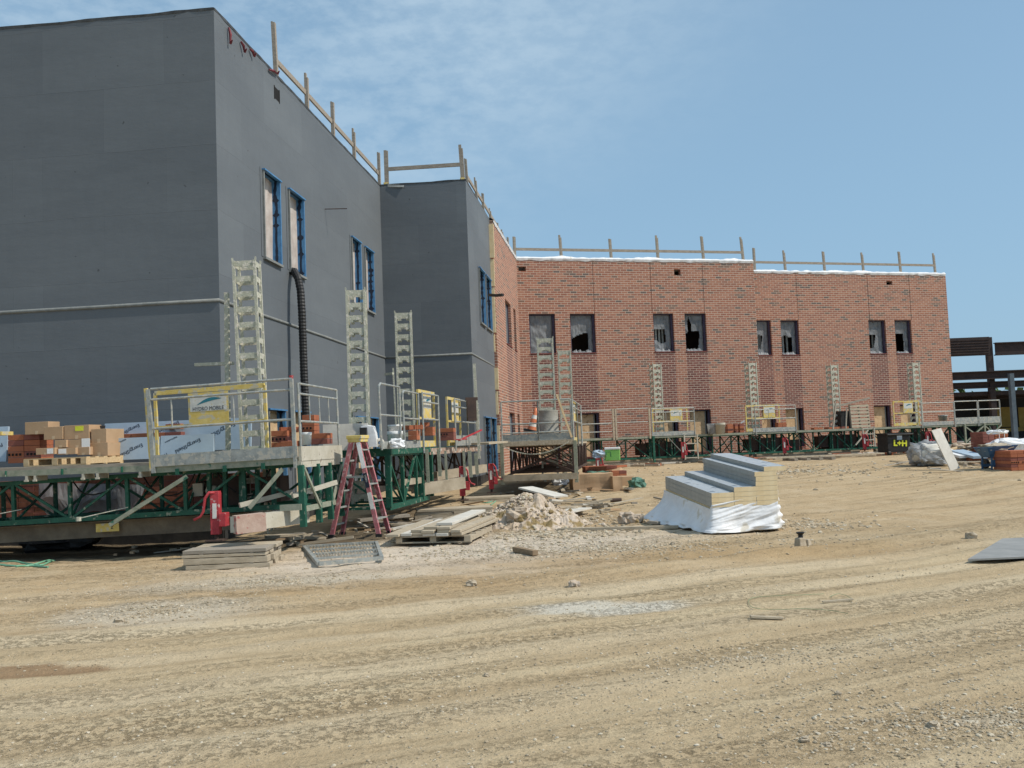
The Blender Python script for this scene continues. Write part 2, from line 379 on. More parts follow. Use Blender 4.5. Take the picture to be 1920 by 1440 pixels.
nt.links.new(tc.outputs['Generated'], mp.inputs['Vector']); nt.links.new(mp.outputs['Vector'], n1.inputs['Vector']); nt.links.new(mp.outputs['Vector'], n2.inputs['Vector'])
sep = _n(nt, 'ShaderNodeSeparateXYZ'); nt.links.new(tc.outputs['Generated'], sep.inputs[0])
def mth(op, a, b=None, c=None, clamp=False):
    n = _n(nt, 'ShaderNodeMath', operation=op); n.use_clamp = clamp
    for i, x in enumerate((a, b, c)):
        if x is None: continue
        if isinstance(x, (int, float)): n.inputs[i].default_value = x
        else: nt.links.new(x, n.inputs[i])
    return n.outputs[0]
def mr(x, a, b, c=0, d=1):
    n = _n(nt, 'ShaderNodeMapRange', interpolation_type='SMOOTHSTEP')
    nt.links.new(x, n.inputs['Value'])
    for k, v_ in zip(('From Min', 'From Max', 'To Min', 'To Max'), (a, b, c, d)): n.inputs[k].default_value = v_
    return n.outputs['Result']
# cirrus band: thickest high and slightly left of the view axis, thinning to the right
d_up = mth('ADD', sep.outputs['Z'], mth('MULTIPLY', sep.outputs['X'], -.35))
mask = mth('MULTIPLY', mr(d_up, .17, .40), mr(sep.outputs['X'], .42, -.12))
ns = mth('ADD', mth('MULTIPLY', mr(n1.outputs['Fac'], .3, .62), .6), mth('MULTIPLY', mr(n2.outputs['Fac'], .32, .68), .5))
cl = mth('MULTIPLY', mth('MULTIPLY', mask, ns), .62, clamp=True)
# general milkiness towards the horizon
hz = mr(sep.outputs['Z'], .60, -.02, .55, .80)
mxh = _n(nt, 'ShaderNodeMix', data_type='RGBA'); nt.links.new(hz, mxh.inputs['Factor']); nt.links.new(sky.outputs['Color'], mxh.inputs['A'])
mxh.inputs['B'].default_value = (2.5, 4.2, 5.75, 1)
mxc = _n(nt, 'ShaderNodeMix', data_type='RGBA'); nt.links.new(cl, mxc.inputs['Factor']); nt.links.new(mxh.outputs['Result'], mxc.inputs['A'])
mxc.inputs['B'].default_value = (4.3, 5.5, 6.5, 1)
nt.links.new(mxc.outputs['Result'], bg.inputs['Color']); bg.inputs['Strength'].default_value = .125
sl = bpy.data.lights.new('sun', 'SUN'); sl.energy = 3.8; sl.angle = R(.6); sl.color = (1, .93, .82)
so = bpy.data.objects.new('sun', sl); col.objects.link(so); so.rotation_euler = SUN.to_track_quat('Z', 'Y').to_euler(); so.location = (0, 0, 30)
sc.view_settings.view_transform = 'Standard'; sc.view_settings.look = 'None'; sc.view_settings.exposure = 0; sc.view_settings.gamma = 1

# ------------------------------------------------------------------ ground
RUTS = [(0, .016, .22), (-.62, .012, .16), (-1.15, .010, .12), (-1.75, .014, .2), (-2.3, .008, .12), (-3.1, .014, .24), (-3.9, .009, .2), (.9, .008, .3)]
def trackc(x, y): return y - (9.2+.38*x+.018*x*x)
def fbm(x, y, s, o=3):
    v_ = 0; a = 1; t = 0
    for k in range(o):
        v_ += a*noise.noise(V((x*s, y*s, k*7.3))); t += a; a *= .5; s *= 2.1
    return v_/t
def gz(x, y):
    z = gbase(x, y)
    if y < 60 and abs(x) < 40:
        z += .05*fbm(x, y, .35, 2)
        if y < 30:
            c = trackc(x, y)
            for cc, dp, wd in RUTS:
                q = (c-cc + .12*noise.noise(V((x*.5, 3, cc))))/wd
                if abs(q) < 4: z += dp*(-math.exp(-q*q) + .55*math.exp(-(abs(q)-1.7)**2))
            rough = .35 + .65*smooth((c+.5)/2)
            z += rough*(.022+.02*smooth((c-.8)/1.5)*smooth((8-x)/3))*fbm(x, y, 2.6, 3) + .008*fbm(x, y, 9, 2)
            # loose rubbly earth beside the platforms
            z += (.055+.04*noise.noise(V((x*.8, c, 8))))*math.exp(-((c-1.25-.3*noise.noise(V((x*.4, 2, 2))))/.4)**2)*smooth((x+1)/3)*smooth((11-x)/4)
            z += .10*math.exp(-((x+2.3)**2/1.2 + (y-16)**2/.8))
            q = math.exp(-((x+.3)**2/12 + (y-17.3)**2/7)); z += q*(.10*abs(fbm(x+9, y, 1.7, 3))+.05*fbm(x, y+5, 5, 3))
    return z
def axis(segs):
    out = []
    for a, b, st in segs:
        n = max(1, round((b-a)/st)); out += [a+(b-a)*k/n for k in range(n)]
    out.append(segs[-1][1]); return out
def geo(a, b, n): return [a*(b/a)**(k/n) for k in range(n+1)]
xs = [-x for x in reversed(geo(12, 900, 22))][:-1] + axis([(-12, -8, .25), (-8, 9, .085), (9, 18, .25)]) + geo(18, 900, 22)[1:]
ys = [-200, -60, -20, -6] + axis([(0, 3.4, .4), (3.4, 17, .07), (17, 28, .14), (28, 50, .5)]) + geo(50, 1500, 22)[1:]
def groundmat():
    M = bpy.data.materials.new('dusty_ground'); M.use_nodes = True; nt = M.node_tree
    b = nt.nodes['Principled BSDF']; b.inputs['Roughness'].default_value = .95; b.inputs['Specular IOR Level'].default_value = .15
    tc = _n(nt, 'ShaderNodeTexCoord'); sp = _n(nt, 'ShaderNodeSeparateXYZ'); nt.links.new(tc.outputs['Object'], sp.inputs[0])
    def mm(op, a, b_=None, c=None):
        n = _n(nt, 'ShaderNodeMath', operation=op)
        for i, x in enumerate((a, b_, c)):
            if x is None: continue
            if isinstance(x, (int, float)): n.inputs[i].default_value = x
            else: nt.links.new(x, n.inputs[i])
        return n.outputs[0]
    X, Y = sp.outputs['X'], sp.outputs['Y']
    c = mm('SUBTRACT', Y, mm('ADD', mm('MULTIPLY_ADD', X, .38, 9.2), mm('MULTIPLY', mm('MULTIPLY', X, X), .018)))
    cb = _n(nt, 'ShaderNodeCombineXYZ'); nt.links.new(mm('MULTIPLY', X, .16), cb.inputs[0]); nt.links.new(mm('MULTIPLY', c, 1.5), cb.inputs[1])
    def nz(vec, s, d=6, r=.6, dist=0):
        n = _n(nt, 'ShaderNodeTexNoise'); n.inputs['Scale'].default_value = s; n.inputs['Detail'].default_value = d; n.inputs['Roughness'].default_value = r; n.inputs['Distortion'].default_value = dist
        nt.links.new(vec, n.inputs['Vector']); return n.outputs['Fac']
    def ramp(x, stops):
        n = _n(nt, 'ShaderNodeValToRGB'); cr = n.color_ramp
        cr.elements[0].position = stops[0][0]; cr.elements[0].color = (*stops[0][1], 1)
        cr.elements[1].position = stops[-1][0]; cr.elements[1].color = (*stops[-1][1], 1)
        for p, cc in stops[1:-1]:
            e = cr.elements.new(p); e.color = (*cc, 1)
        nt.links.new(x, n.inputs['Fac']); return n.outputs['Color']
    def mix(f, a, b_, mode='MIX'):
        n = _n(nt, 'ShaderNodeMix', data_type='RGBA', blend_type=mode)
        for k, x in (('Factor', f), ('A', a), ('B', b_)):
            if isinstance(x, (int, float)): n.inputs[k].default_value = x
            elif isinstance(x, tuple): n.inputs[k].default_value = (*x, 1)
            else: nt.links.new(x, n.inputs[k])
        return n.outputs['Result']
    O = tc.outputs['Object']
    base = ramp(nz(O, .8, 10, .7, .4), [(.3, (.38, .25, .13)), (.5, (.455, .335, .20)), (.7, (.555, .445, .305))])
    track = ramp(nz(cb.outputs[0], 1.6, 8, .6), [(.32, (.39, .295, .178)), (.5, (.47, .365, .228)), (.66, (.53, .43, .28))])
    fm = ramp(c, [(0, (1, 1, 1)), (.5, (0, 0, 0))])
    base = mix(mix(.45, fm, fm), base, track)
    base = mix(.5, base, track)
    cdist = mm('ADD', c, mm('MULTIPLY', mm('SUBTRACT', nz(O, .6, 5, .6), .5), .9))
    for c0, wd_, k in ((.25, .38, .6), (-.95, .3, .45), (-2.1, .35, .4), (-3.5, .4, .3)):
        n = _n(nt, 'ShaderNodeMapRange', interpolation_type='SMOOTHSTEP'); nt.links.new(mm('ABSOLUTE', mm('SUBTRACT', cdist, c0)), n.inputs['Value'])
        n.inputs['From Min'].default_value = wd_; n.inputs['From Max'].default_value = wd_*.3
        base = mix(mm('MULTIPLY', n.outputs['Result'], k), base, (.585, .485, .335))
    # pale chalky spread by the platforms
    def blob(cx, cy, rx, ry, soft=.35, nscale=1.3, amp=.7):
        dx = mm('DIVIDE', mm('SUBTRACT', X, cx), rx); dy = mm('DIVIDE', mm('SUBTRACT', Y, cy), ry)
        d = mm('SQRT', mm('ADD', mm('MULTIPLY', dx, dx), mm('MULTIPLY', dy, dy)))
        d = mm('MULTIPLY_ADD', mm('SUBTRACT', nz(O, nscale, 8, .7), .5), amp*2, d)
        n = _n(nt, 'ShaderNodeMapRange', interpolation_type='SMOOTHSTEP'); nt.links.new(d, n.inputs['Value'])
        n.inputs['From Min'].default_value = 1+soft; n.inputs['From Max'].default_value = 1-soft
        return n.outputs['Result']
    def fac(x, k): return mm('MULTIPLY', x, k)
    base = mix(fac(blob(-1.3, 13.2, 2.6, 1.7, .6), .75), base, (.62, .54, .45))
    base = mix(fac(blob(.6, 14.8, 2.4, 1.2, .6), .6), base, (.60, .53, .44))
    base = mix(fac(blob(-3.6, 9.35, .95, .75, .5, 2.2), .55), base, (.52, .48, .40))
    base = mix(fac(blob(-3.2, 11.2, 1.6, .6, .6, 2.2), .5), base, (.52, .48, .40))
    base = mix(fac(blob(.75, 8.7, .75, .35, .35, 2), .7), base, (.60, .58, .51))
    base = mix(fac(blob(-3.85, 7.0, .75, .2, .25, 3), .85), base, (.26, .165, .09))
    base = mix(fac(blob(2.3, 12.3, 3.4, .9, .6, 1), .6), base, (.37, .25, .125))
    base = mix(fac(blob(-1.5, 10.6, 2.6, .5, .6, 1), .45), base, (.40, .27, .14))
    base = mix(fac(blob(6.0, 13.5, 2.6, 1.6, .6, 1), .3), base, (.34, .27, .17))
    base = mix(fac(blob(-1, 18, 4, 2.0, .5, 2), .5), base, (.30, .215, .13))
    base = mix(fac(blob(-7.5, 16.1, 6.5, 1.35, .2, 1.5, .3), .9), base, (.10, .08, .055))  # painted shade: soil darkened under the nearest platform
    base = mix(fac(blob(.8, 27.5, 1.6, 2.6, .25, .8, .3), .85), base, (.10, .08, .055))  # painted shade under the corner platform
    base = mix(fac(blob(-2.6, 19.5, 1.1, 3.2, .25, .8, .4), .85), base, (.13, .10, .065))  # painted shade under the platform along the long grey face
    base = mix(fac(blob(8, 42, 14, 2.6, .3, .6, .3), .8), base, (.14, .11, .08))  # painted shade along the foot of the far platforms
    # crumbled darker earth gathered in bands along the tracks
    bandm = ramp(nz(cb.outputs[0], 1.3, 6, .62, .6), [(.46, (0, 0, 0)), (.62, (1, 1, 1))])
    crumb = ramp(nz(O, 17, 7, .75), [(.50, (0, 0, 0)), (.60, (1, 1, 1))])
    cm = mix(1.0, bandm, crumb, 'MULTIPLY')
    base = mix(mix(.32, (0, 0, 0), cm), base, (.30, .215, .11))
    crumb2 = ramp(nz(O, 9, 8, .8, 1.0), [(.60, (0, 0, 0)), (.66, (1, 1, 1))])
    base = mix(mix(.34, (0, 0, 0), crumb2), base, (.32, .225, .115))
    # grit: fine light and dark stones
    vo = _n(nt, 'ShaderNodeTexVoronoi'); vo.inputs['Scale'].default_value = 34; vo.inputs['Randomness'].default_value = 1; nt.links.new(O, vo.inputs['Vector'])
    vg = ramp(vo.outputs['Distance'], [(.0, (1, 1, 1)), (.32, (0, 0, 0))])
    sel = ramp(nz(O, 22, 2), [(.52, (0, 0, 0)), (.6, (1, 1, 1))])
    stones = mix(1.0, vg, sel, 'MULTIPLY')
    tone = ramp(nz(O, 60, 1), [(.35, (.22, .175, .12)), (.5, (.46, .39, .28)), (.65, (.66, .60, .48))])
    base = mix(mix(.75, (0, 0, 0), stones), base, tone)
    fine = ramp(nz(O, 55, 6, .8), [(.3, (.66, .65, .63)), (.5, (1, 1, 1)), (.7, (1.22, 1.22, 1.2))])
    base = mix(.75, base, fine, 'MULTIPLY')
    clods = ramp(nz(O, 7, 8, .72), [(.30, (.70, .67, .62)), (.46, (1, 1, 1)), (.75, (1.12, 1.11, 1.1))])
    base = mix(.6, base, clods, 'MULTIPLY')
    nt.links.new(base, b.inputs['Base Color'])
    h = mm('MULTIPLY_ADD', cm, -.6, mm('MULTIPLY_ADD', nz(O, 30, 8, .75), .5, mm('MULTIPLY_ADD', nz(O, 7, 6, .7), 1.2, mm('MULTIPLY', stones, .5))))
    bp = _n(nt, 'ShaderNodeBump'); bp.inputs['Strength'].default_value = .85; bp.inputs['Distance'].default_value = .035
    nt.links.new(h, bp.inputs['Height']); nt.links.new(bp.outputs['Normal'], b.inputs['Normal'])
    return M
GROUND = groundmat()
gm = MB(); nx = len(xs)
for y in ys:
    for x in xs: gm.v.append(V((x, y, gz(x, y))))
for j in range(len(ys)-1):
    for i in range(nx-1):
        a = j*nx+i; gm.f.append((a, a+1, a+nx+1, a+nx)); gm.mi.append(0)
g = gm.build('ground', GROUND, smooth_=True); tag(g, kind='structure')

# gravel: real stones scattered over the yard
gv = MB(); rs_ = random.Random(3)
def scatter(n, fn, r0, r1):
    for _ in range(n):
        x, y = fn(); r = r0*(r1/r0)**(rs_.random()**2.2)
        gv.rock((x, y, gz(x, y)+r*.15), r, mi=rs_.choice((0, 0, 1, 2)), sq=.55)
def near():
    while True:
        y = 4.0+rs_.random()**1.4*9; x = (rs_.random()*1.5-.72)*y
        p = .25 + .75*smooth((x-0)/5)*smooth((9-y)/3) + .2*smooth(-trackc(x, y)-2.5)
        if rs_.random() < p: return x, y
def heap(cx, cy, rx, ry):
    def f():
        a = rs_.random()*6.283; q = abs(rs_.gauss(0, .55)); return cx+math.cos(a)*q*rx, cy+math.sin(a)*q*ry
    return f
scatter(6500, near, .0035, .013)
def band():
    while True:
        y = 4.0+rs_.random()*10; x = (rs_.random()*1.5-.75)*y; c = trackc(x, y)
        if noise.noise(V((x*.25, c*1.6, 3.3)))+.25*noise.noise(V((x*1.2, y*1.2, 1))) > .12: return x, y
scatter(7000, band, .004, .013)
scatter(2600, heap(2.4, 5.0, 1.8, .7), .005, .017)
scatter(1500, heap(1.6, 6.6, 3, 1.2), .005, .015)
scatter(900, heap(-3.6, 9.4, 1.0, .8), .008, .022)
scatter(900, heap(-3.0, 11.3, 2.2, .8), .008, .022)
scatter(900, heap(-.4, 13.6, 3.0, 1.3), .008, .028)
scatter(1500, heap(.5, 15.6, 2.2, 1.3), .012, .05)
scatter(2200, heap(1.3, 13.3, 3.6, 1.6), .008, .028)
scatter(700, heap(4.8, 15.5, 1.2, 1.3), .012, .04)
scatter(1800, heap(.5, 18.5, 4, 3), .012, .055)
scatter(900, heap(9, 30, 9, 6), .02, .07)
pebA = mat('tan_pebble', (.30, .24, .16), (.44, .36, .25), 3, .95, bump=0)
pebB = mat('brown_pebble', (.27, .215, .14), (.42, .36, .27), 3, .95, bump=0)
pebC = mat('pale_pebble', (.44, .385, .28), (.56, .50, .40), 3, .95, bump=0)
o = gv.build('gravel', [pebA, pebB, pebC]); tag(o, 'loose gravel and crushed stone scattered over the dusty yard', 'gravel', kind='stuff')

# ------------------------------------------------------------------ walls
K = .93
def hp(px, Y, py=None):
    py = py if py is not None else 823+.039*(1147-px)
    p = at(px, py, Y); return (p.x, p.y)
TOP = 9.85; JOINT = 4.36
PA = hp(417, 16.93); PB = hp(727, 31.3*K); PC = hp(891, 31.05*K); PD = hp(975, 44.6*K)
PE = hp(1430, 47.8*K); PE2 = hp(1430, 50.8*K); PF = hp(1792, 54.3*K)
if 0: print('corner z', at(402, 15, PA[1]).z, at(712, 349, PB[1]).z, at(870, 339, PC[1]).z, at(963, 483, PD[1]).z, at(1412, 490, PE[1]).z, at(1412, 511, PE2[1]).z, at(1775, 518, PF[1]).z, 'joint', at(408, 562, PA[1]).z, at(720, 672, PB[1]).z, TOP, JOINT)
def unit(a, b):
    d = V((b[0]-a[0], b[1]-a[1])); L = d.length; d.normalize(); return (d.x, d.y), L
def wall(mb, P0, P1, z0, z1, openings, matfn=None, depth=.3, revmat=0, extra_t=(), extra_z=()):
    D, L = unit(P0, P1); N = (D[1], -D[0])         # outward = to the right-hand side going P0->P1
    ts = sorted(set([0, L] + [t for o_ in openings for t in o_[:2]] + list(extra_t)))
    zs = sorted(set([z0, z1] + [z for o_ in openings for z in o_[2:4]] + list(extra_z)))
    ts = [t for t in ts if 0 <= t <= L]; zs = [z for z in zs if z0 <= z <= z1]
    def P(t, z, d=0): return (P0[0]+D[0]*t-N[0]*d, P0[1]+D[1]*t-N[1]*d, z)
    for a, b in zip(ts, ts[1:]):
        for c, d in zip(zs, zs[1:]):
            tm, zm = (a+b)/2, (c+d)/2
            if any(o_[0] < tm < o_[1] and o_[2] < zm < o_[3] for o_ in openings): continue
            mb.quad([P(a, c), P(b, c), P(b, d), P(a, d)], matfn(tm, zm) if matfn else 0, [(a, c), (b, c), (b, d), (a, d)])
    for (a, b, c, d) in [o_[:4] for o_ in openings]:
        k = revmat
        mb.quad([P(a, c), P(a, d), P(a, d, depth), P(a, c, depth)], k, [(0, c), (0, d), (depth, d), (depth, c)])
        mb.quad([P(b, d), P(b, c), P(b, c, depth), P(b, d, depth)], k, [(0, d), (0, c), (depth, c), (depth, d)])
        mb.quad([P(a, d), P(b, d), P(b, d, depth), P(a, d, depth)], k, [(a, 0), (b, 0), (b, depth), (a, depth)])
        mb.quad([P(b, c), P(a, c), P(a, c, depth), P(b, c, depth)], k, [(b, 0), (a, 0), (a, depth), (b, depth)])
    return P
def openings_from_px(P0, P1, rects):
    D, L = unit(P0, P1); out = []
    for (l, t, r, b) in rects:
        t0, _ = onplane(l, (t+b)/2, P0, D); t1, _ = onplane(r, (t+b)/2, P0, D)
        out.append([t0, t1, None, None])
        _, zt = onplane((l+r)/2, t, P0, D); _, zb = onplane((l+r)/2, b, P0, D); out[-1][2] = zb; out[-1][3] = zt
    return out

# grey building ----------------------------------------------------
gb = thing('grey_building', (PA[0], PA[1], 0), 'tall building wrapped in dark grey membrane with blue-framed openings, on the left', 'building')
_t = 14.0
for _ in range(60):
    _t += (at(0, 50, _t).z < TOP)*.2
_q = at(0, 50, _t); _d, _ = unit((PA[0], PA[1]), (_q.x, _q.y)); far1 = (PA[0]+_d[0]*40, PA[1]+_d[1]*40)
# windows on the long face that runs away from the camera
o2 = openings_from_px(PA, PB, [(493, 330, 523, 492), (541, 367, 568, 513), (659, 452, 675, 566), (684, 471, 699, 584)])
zt = sum(o_[3] for o_ in o2)/4; zb = sum(o_[2] for o_ in o2)/4
w2 = [(a, b, zb, zt) for a, b, _, _ in o2]
low2 = [(a, b, .62, 2.42) for a, b, _, _ in o2]
mb = MB()
wall(mb, far1, PA, .55, TOP, [])
wall(mb, PA, PB, .55, TOP, w2+low2, depth=.05, revmat=0)
wall(mb, PB, PC, .55, TOP, [])
D4, L4 = unit(PC, PD)
o4 = openings_from_px(PC, PD, [(899, 515, 908, 615), (911, 525, 920, 625)])
w4 = [(a, b, zb, zt) for a, b, _, _ in o4]; low4 = [(a, b, .62, 2.42) for a, b, _, _ in o4]
wall(mb, PC, PD, .55, TOP, w4+low4, depth=.05)
mb.build('wall', GREY, gb, world=True)
# roof and parapet cap
rf = MB(); bk = (far1[0]+6, far1[1]+24)
rf.prism([(far1[0], far1[1]+.2), (PA[0]-.2, PA[1]+.2), (PB[0]-.2, PB[1]+.2), (PC[0]-.2, PC[1]+.2), (PD[0]-.3, PD[1]+1.2), (PD[0]-30, PD[1]+6), bk], TOP-.5, TOP-.35)
rf.build('roof', greytrim, gb, world=True)
cp = MB()
def ragged(mb, P0, P1, z, lo, hi, dpt, step=.25, mi=0, amp=.03, n_in=.25):
    D, L = unit(P0, P1); N = (D[1], -D[0]); n = max(2, int(L/step)); prev = None
    for k in range(n+1):
        t = L*k/n; zz = z+hi+amp*(noise.noise(V((t*1.1, z, P0[0])))+.6*noise.noise(V((t*4, z, 3)))); zl = z-lo+amp*.7*noise.noise(V((t*2.7, 1, P0[1])))
        o_ = dpt+.015*noise.noise(V((t*3, 9, 1)))
        cur = [V((P0[0]+D[0]*t+N[0]*o_, P0[1]+D[1]*t+N[1]*o_, zl)), V((P0[0]+D[0]*t+N[0]*(o_+.01), P0[1]+D[1]*t+N[1]*(o_+.01), zz)),
               V((P0[0]+D[0]*t-N[0]*n_in, P0[1]+D[1]*t-N[1]*n_in, zz+.01))]
        if prev:
            mb.quad([prev[0], cur[0], cur[1], prev[1]], mi); mb.quad([prev[1], cur[1], cur[2], prev[2]], mi)
        prev = cur
for a, b in ((far1, PA), (PA, PB), (PB, PC)): ragged(cp, a, b, TOP, .03, .015, .006, amp=.025)
ragged(cp, PC, hp(932, 32.95*K/.9), TOP, .03, .015, .006, amp=.025)
capm = mat('torn_membrane_edge', (.04, .045, .05), (.10, .105, .11), 6, .6)
cp.build('parapet_cap', capm, gb, world=True)
tr = MB()
def strip(mb, P0, P1, z, off=.03, r=.035, dip=0):
    D, L = unit(P0, P1); N = (D[1], -D[0]); n = max(2, int(L/1.2)); pts = []
    for k in range(n+1):
        t = L*k/n; pts.append((P0[0]+D[0]*t+N[0]*off, P0[1]+D[1]*t+N[1]*off, z+.012*noise.noise(V((t, z, 5)))))
    mb.tube(pts, r, 8)
for a, b in ((far1, PA), (PA, PB), (PB, PC), (PC, hp(932, 32.95*K/.9))):
    tr = MB(); strip(tr, a, b, JOINT, 0); tr.build('joint_strip', greytrim, gb, True, world=True)
# foundation
fd = MB()
for a, b in ((far1, PA), (PA, PB), (PB, PC), (PC, PD)):
    D, L = unit(a, b); N = (D[1], -D[0])
    p = [(a[0]+N[0]*.02, a[1]+N[1]*.02), (b[0]+N[0]*.02, b[1]+N[1]*.02), (b[0]-N[0]*.4, b[1]-N[1]*.4), (a[0]-N[0]*.4, a[1]-N[1]*.4)]
    fd.prism(p, -.4, .55)
fd.build('foundation', mat('shade_dark_foundation', (.02, .021, .022), (.05, .047, .042), 3, .8), gb, world=True)  # near-black colour stands in for shade at the wall foot
# windows: projecting blue-lined bucks with sealant and a sheet of plastic inside
def blue_window(P0, P1, op, parent, closed='plastic', idx=0, out=.05, dep=.26):
    D, L = unit(P0, P1); N = (D[1], -D[0]); a, b, c, d = op
    def P(t, z, q): return V((P0[0]+D[0]*t+N[0]*q, P0[1]+D[1]*t+N[1]*q, z))
    fr = MB(); th = .022
    def slab(t0, t1, z0, z1, q0, q1, mi=0):
        pts = [P(t0, z0, q0), P(t1, z0, q0), P(t1, z0, q1), P(t0, z0, q1), P(t0, z1, q0), P(t1, z1, q0), P(t1, z1, q1), P(t0, z1, q1)]
        i = len(fr.v); fr.v += pts
        for q in ((0, 1, 2, 3), (7, 6, 5, 4), (1, 0, 4, 5), (2, 1, 5, 6), (3, 2, 6, 7), (0, 3, 7, 4)):
            fr.f.append(tuple(i+k for k in q)); fr.mi.append(mi)
    slab(a-th, a+th, c, d, -dep, out, 1); slab(b-th, b+th, c, d, -dep, out, 0)
    slab(a-.03, b+.04, d, d+.03, -dep, out+.03, 0); slab(a-.04, b+.04, c-.05, c, -dep, out+.02, 1)
    # membrane flange lapped on to the wall
    slab(b+th, b+.09, c-.02, d+.03, .004, .012, 0); slab(a-.12, a-th, c, d+.04, .004, .010, 2)
    f = fr.build('window', [blue, greytrim, GREY], parent, world=True)
    # smeared sealant down the jamb
    sm = MB(); n = 40; prev = None
    for k in range(n+1):
        z = c+(d-c)*k/n; q = -.055+.03*noise.noise(V((z*3, idx, 1))); wd = .022+.05*abs(noise.noise(V((z*6, idx, 2)))) + (.05 if rnd.random() < .1 else 0)
        cur = (P(b-th-.004, z, q-wd), P(b-th-.004, z, q+wd))
        if prev: sm.quad([prev[0], prev[1], cur[1], cur[0]])
        prev = cur
    for k in range(0):
        z = c+(d-c)*(.25+.27*k); sm.quad([P(b-th-.006, z, -.26), P(b-th-.006, z, -.2), P(b-th-.006, z+.06, -.2), P(b-th-.006, z+.06, -.26)])
    s_ = sm.build('sealant', darkblue, f)
    s_.matrix_parent_inverse = (MAT[parent.name]).inverted() if False else s_.matrix_parent_inverse
    inv = MAT[parent.name].inverted(); s_.data.transform(inv)
    pl = MB(); n = 10; m_ = 18
    for j in range(m_+1):
        for i in range(n+1):
            t = a+th+(b-a-2*th)*i/n; z = c+(d-c)*j/m_
            q = -.14+.025*noise.noise(V((t*5, z*1.2, idx)))
            pl.v.append(P(t, z, q))
    for j in range(m_):
        for i in range(n):
            k = j*(n+1)+i; pl.f.append((k, k+1, k+n+2, k+n+1)); pl.mi.append(0)
    sheetm = plasterp if closed == 'plastic' else ply
    q_ = pl.build('plastic_sheet' if closed == 'plastic' else 'plywood_panel', sheetm, f, True)
    q_.data.transform(inv)
    return f
plasterp = mat('cloudy_plastic', (.42, .36, .32), (.55, .50, .46), 4, .4, 0, .5, bscale=6)
for i, op in enumerate(w2): blue_window(PA, PB, op, gb, 'plastic', i)
for i, op in enumerate(low2): blue_window(PA, PB, op, gb, 'ply', 10+i)
for i, op in enumerate(w4): blue_window(PC, PD, op, gb, 'plastic', 20+i)
for i, op in enumerate(low4): blue_window(PC, PD, op, gb, 'ply', 30+i)
# small square roof scupper and marks on the long face
D2, L2 = unit(PA, PB); N2 = (D2[1], -D2[0])
def onface(P0, D, t, z, q=0):
    N = (D[1], -D[0]); return V((P0[0]+D[0]*t+N[0]*q, P0[1]+D[1]*t+N[1]*q, z))
t_, z_ = onplane(519, 177, PA, D2)
mb = MB(); mb.quad([onface(PA, D2, t_-.14, z_-.13, .004), onface(PA, D2, t_+.14, z_-.13, .004), onface(PA, D2, t_+.14, z_+.13, .004), onface(PA, D2, t_-.14, z_+.13, .004)])
for q in (-1, 1): mb.bar(onface(PA, D2, t_+q*.15, z_-.15, .0), onface(PA, D2, t_+q*.15, z_+.15, .0), .02, .04)
mb.build('scupper', black, gb, world=True)
tiem = mat('faded_red_tape', (.12, .02, .03), (.22, .05, .06), 9, .7)
for (x0, y0, x1, y1) in ((426, 52, 427, 82), (449, 78, 454, 98), (466, 92, 472, 106), (502, 131, 516, 139)):
    tg = MB(); a = onface(PA, D2, *onplane(x0, y0, PA, D2), .03); b = onface(PA, D2, *onplane(x1, y1, PA, D2), .05)
    tg.tube([a, (a+b)/2+V((.02, 0, .02)), b], [.02, .03, .015], 5)
    tg.tube([b, b+V((.06, -.05, .05))], [.03, .01], 5)
    tg.build('red_tie', tiem, gb, world=True)
# two loose torn flaps of membrane
fl = MB()
for (x0, y0, x1, y1) in ((727, 351, 758, 353),):
    D3, L3 = unit(PB, PC); a = onplane(x0, y0, PB, D3); b = onplane(x1, y1, PB, D3)
    fl.quad([onface(PB, D3, a[0], a[1], .02), onface(PB, D3, b[0], b[1]+.02, .06), onface(PB, D3, b[0], b[1]+.1, .01), onface(PB, D3, a[0], a[1]+.1, .01)])
fl.build('loose_flap', greytrim, gb, world=True)
# horizontal anchor rod sticking out of the wall
ar = MB(); t_, z_ = onplane(609, 392, PA, D2); ar.tube([onface(PA, D2, t_, z_, 0), onface(PA, D2, t_+.1, z_, .55)], .012, 6)
ar.build('anchor_rod', rust_and_shade, gb, world=True)

# brick building ----------------------------------------------------
PG = hp(931, 33.0*K/.9)
D4_, L4_ = unit(PG, PD); N4 = (D4_[1], -D4_[0])
q = .16; PGo = (PG[0]+N4[0]*q, PG[1]+N4[1]*q)
D5, L5 = unit(PD, PE); N5 = (D5[1], -D5[0])
PDo = (PD[0]+N4[0]*q, PD[1]+N4[1]*q)
bb = thing('brick_building', (PD[0], PD[1], 0), 'two-storey red brick building with maroon strips below plastic-covered windows', 'building')
mb = MB()
oB = openings_from_px(PGo, PDo, [(949, 575, 959, 660), (964, 585, 968, 655)])
o5 = openings_from_px(PDo, PE, [(993, 588, 1042, 663), (1070, 588, 1117, 661), (1226, 588, 1264, 662), (1285, 588, 1325, 661)])
zt5 = sum(o_[3] for o_ in o5)/4; zb5 = sum(o_[2] for o_ in o5)/4
o6 = openings_from_px(PE2, PF, [(1419, 602, 1447, 668), (1465, 602, 1499, 668), (1630, 602, 1662, 667), (1679, 602, 1710, 665)])
if 0: print('zt', zt, zb, 'zt5', zt5, zb5, [o_[2:] for o_ in o6], 'PA', PA, PB, PC, PD, PE, PE2, PF, 'TOP', TOP)
LOWH = 2.75
def fin(os): return [(a, b, zb5, zt5) for a, b, _, _ in os], [(a, b, .75, LOWH) for a, b, _, _ in os]
uB, lB = fin(oB); u5, l5 = fin(o5); u6, l6 = fin(o6)
TOP5 = 9.79
def bm(us):
    return lambda t, z: 1 if (z < zb5 and any(a < t < b for a, b, _, _ in us)) else 0
vent = []
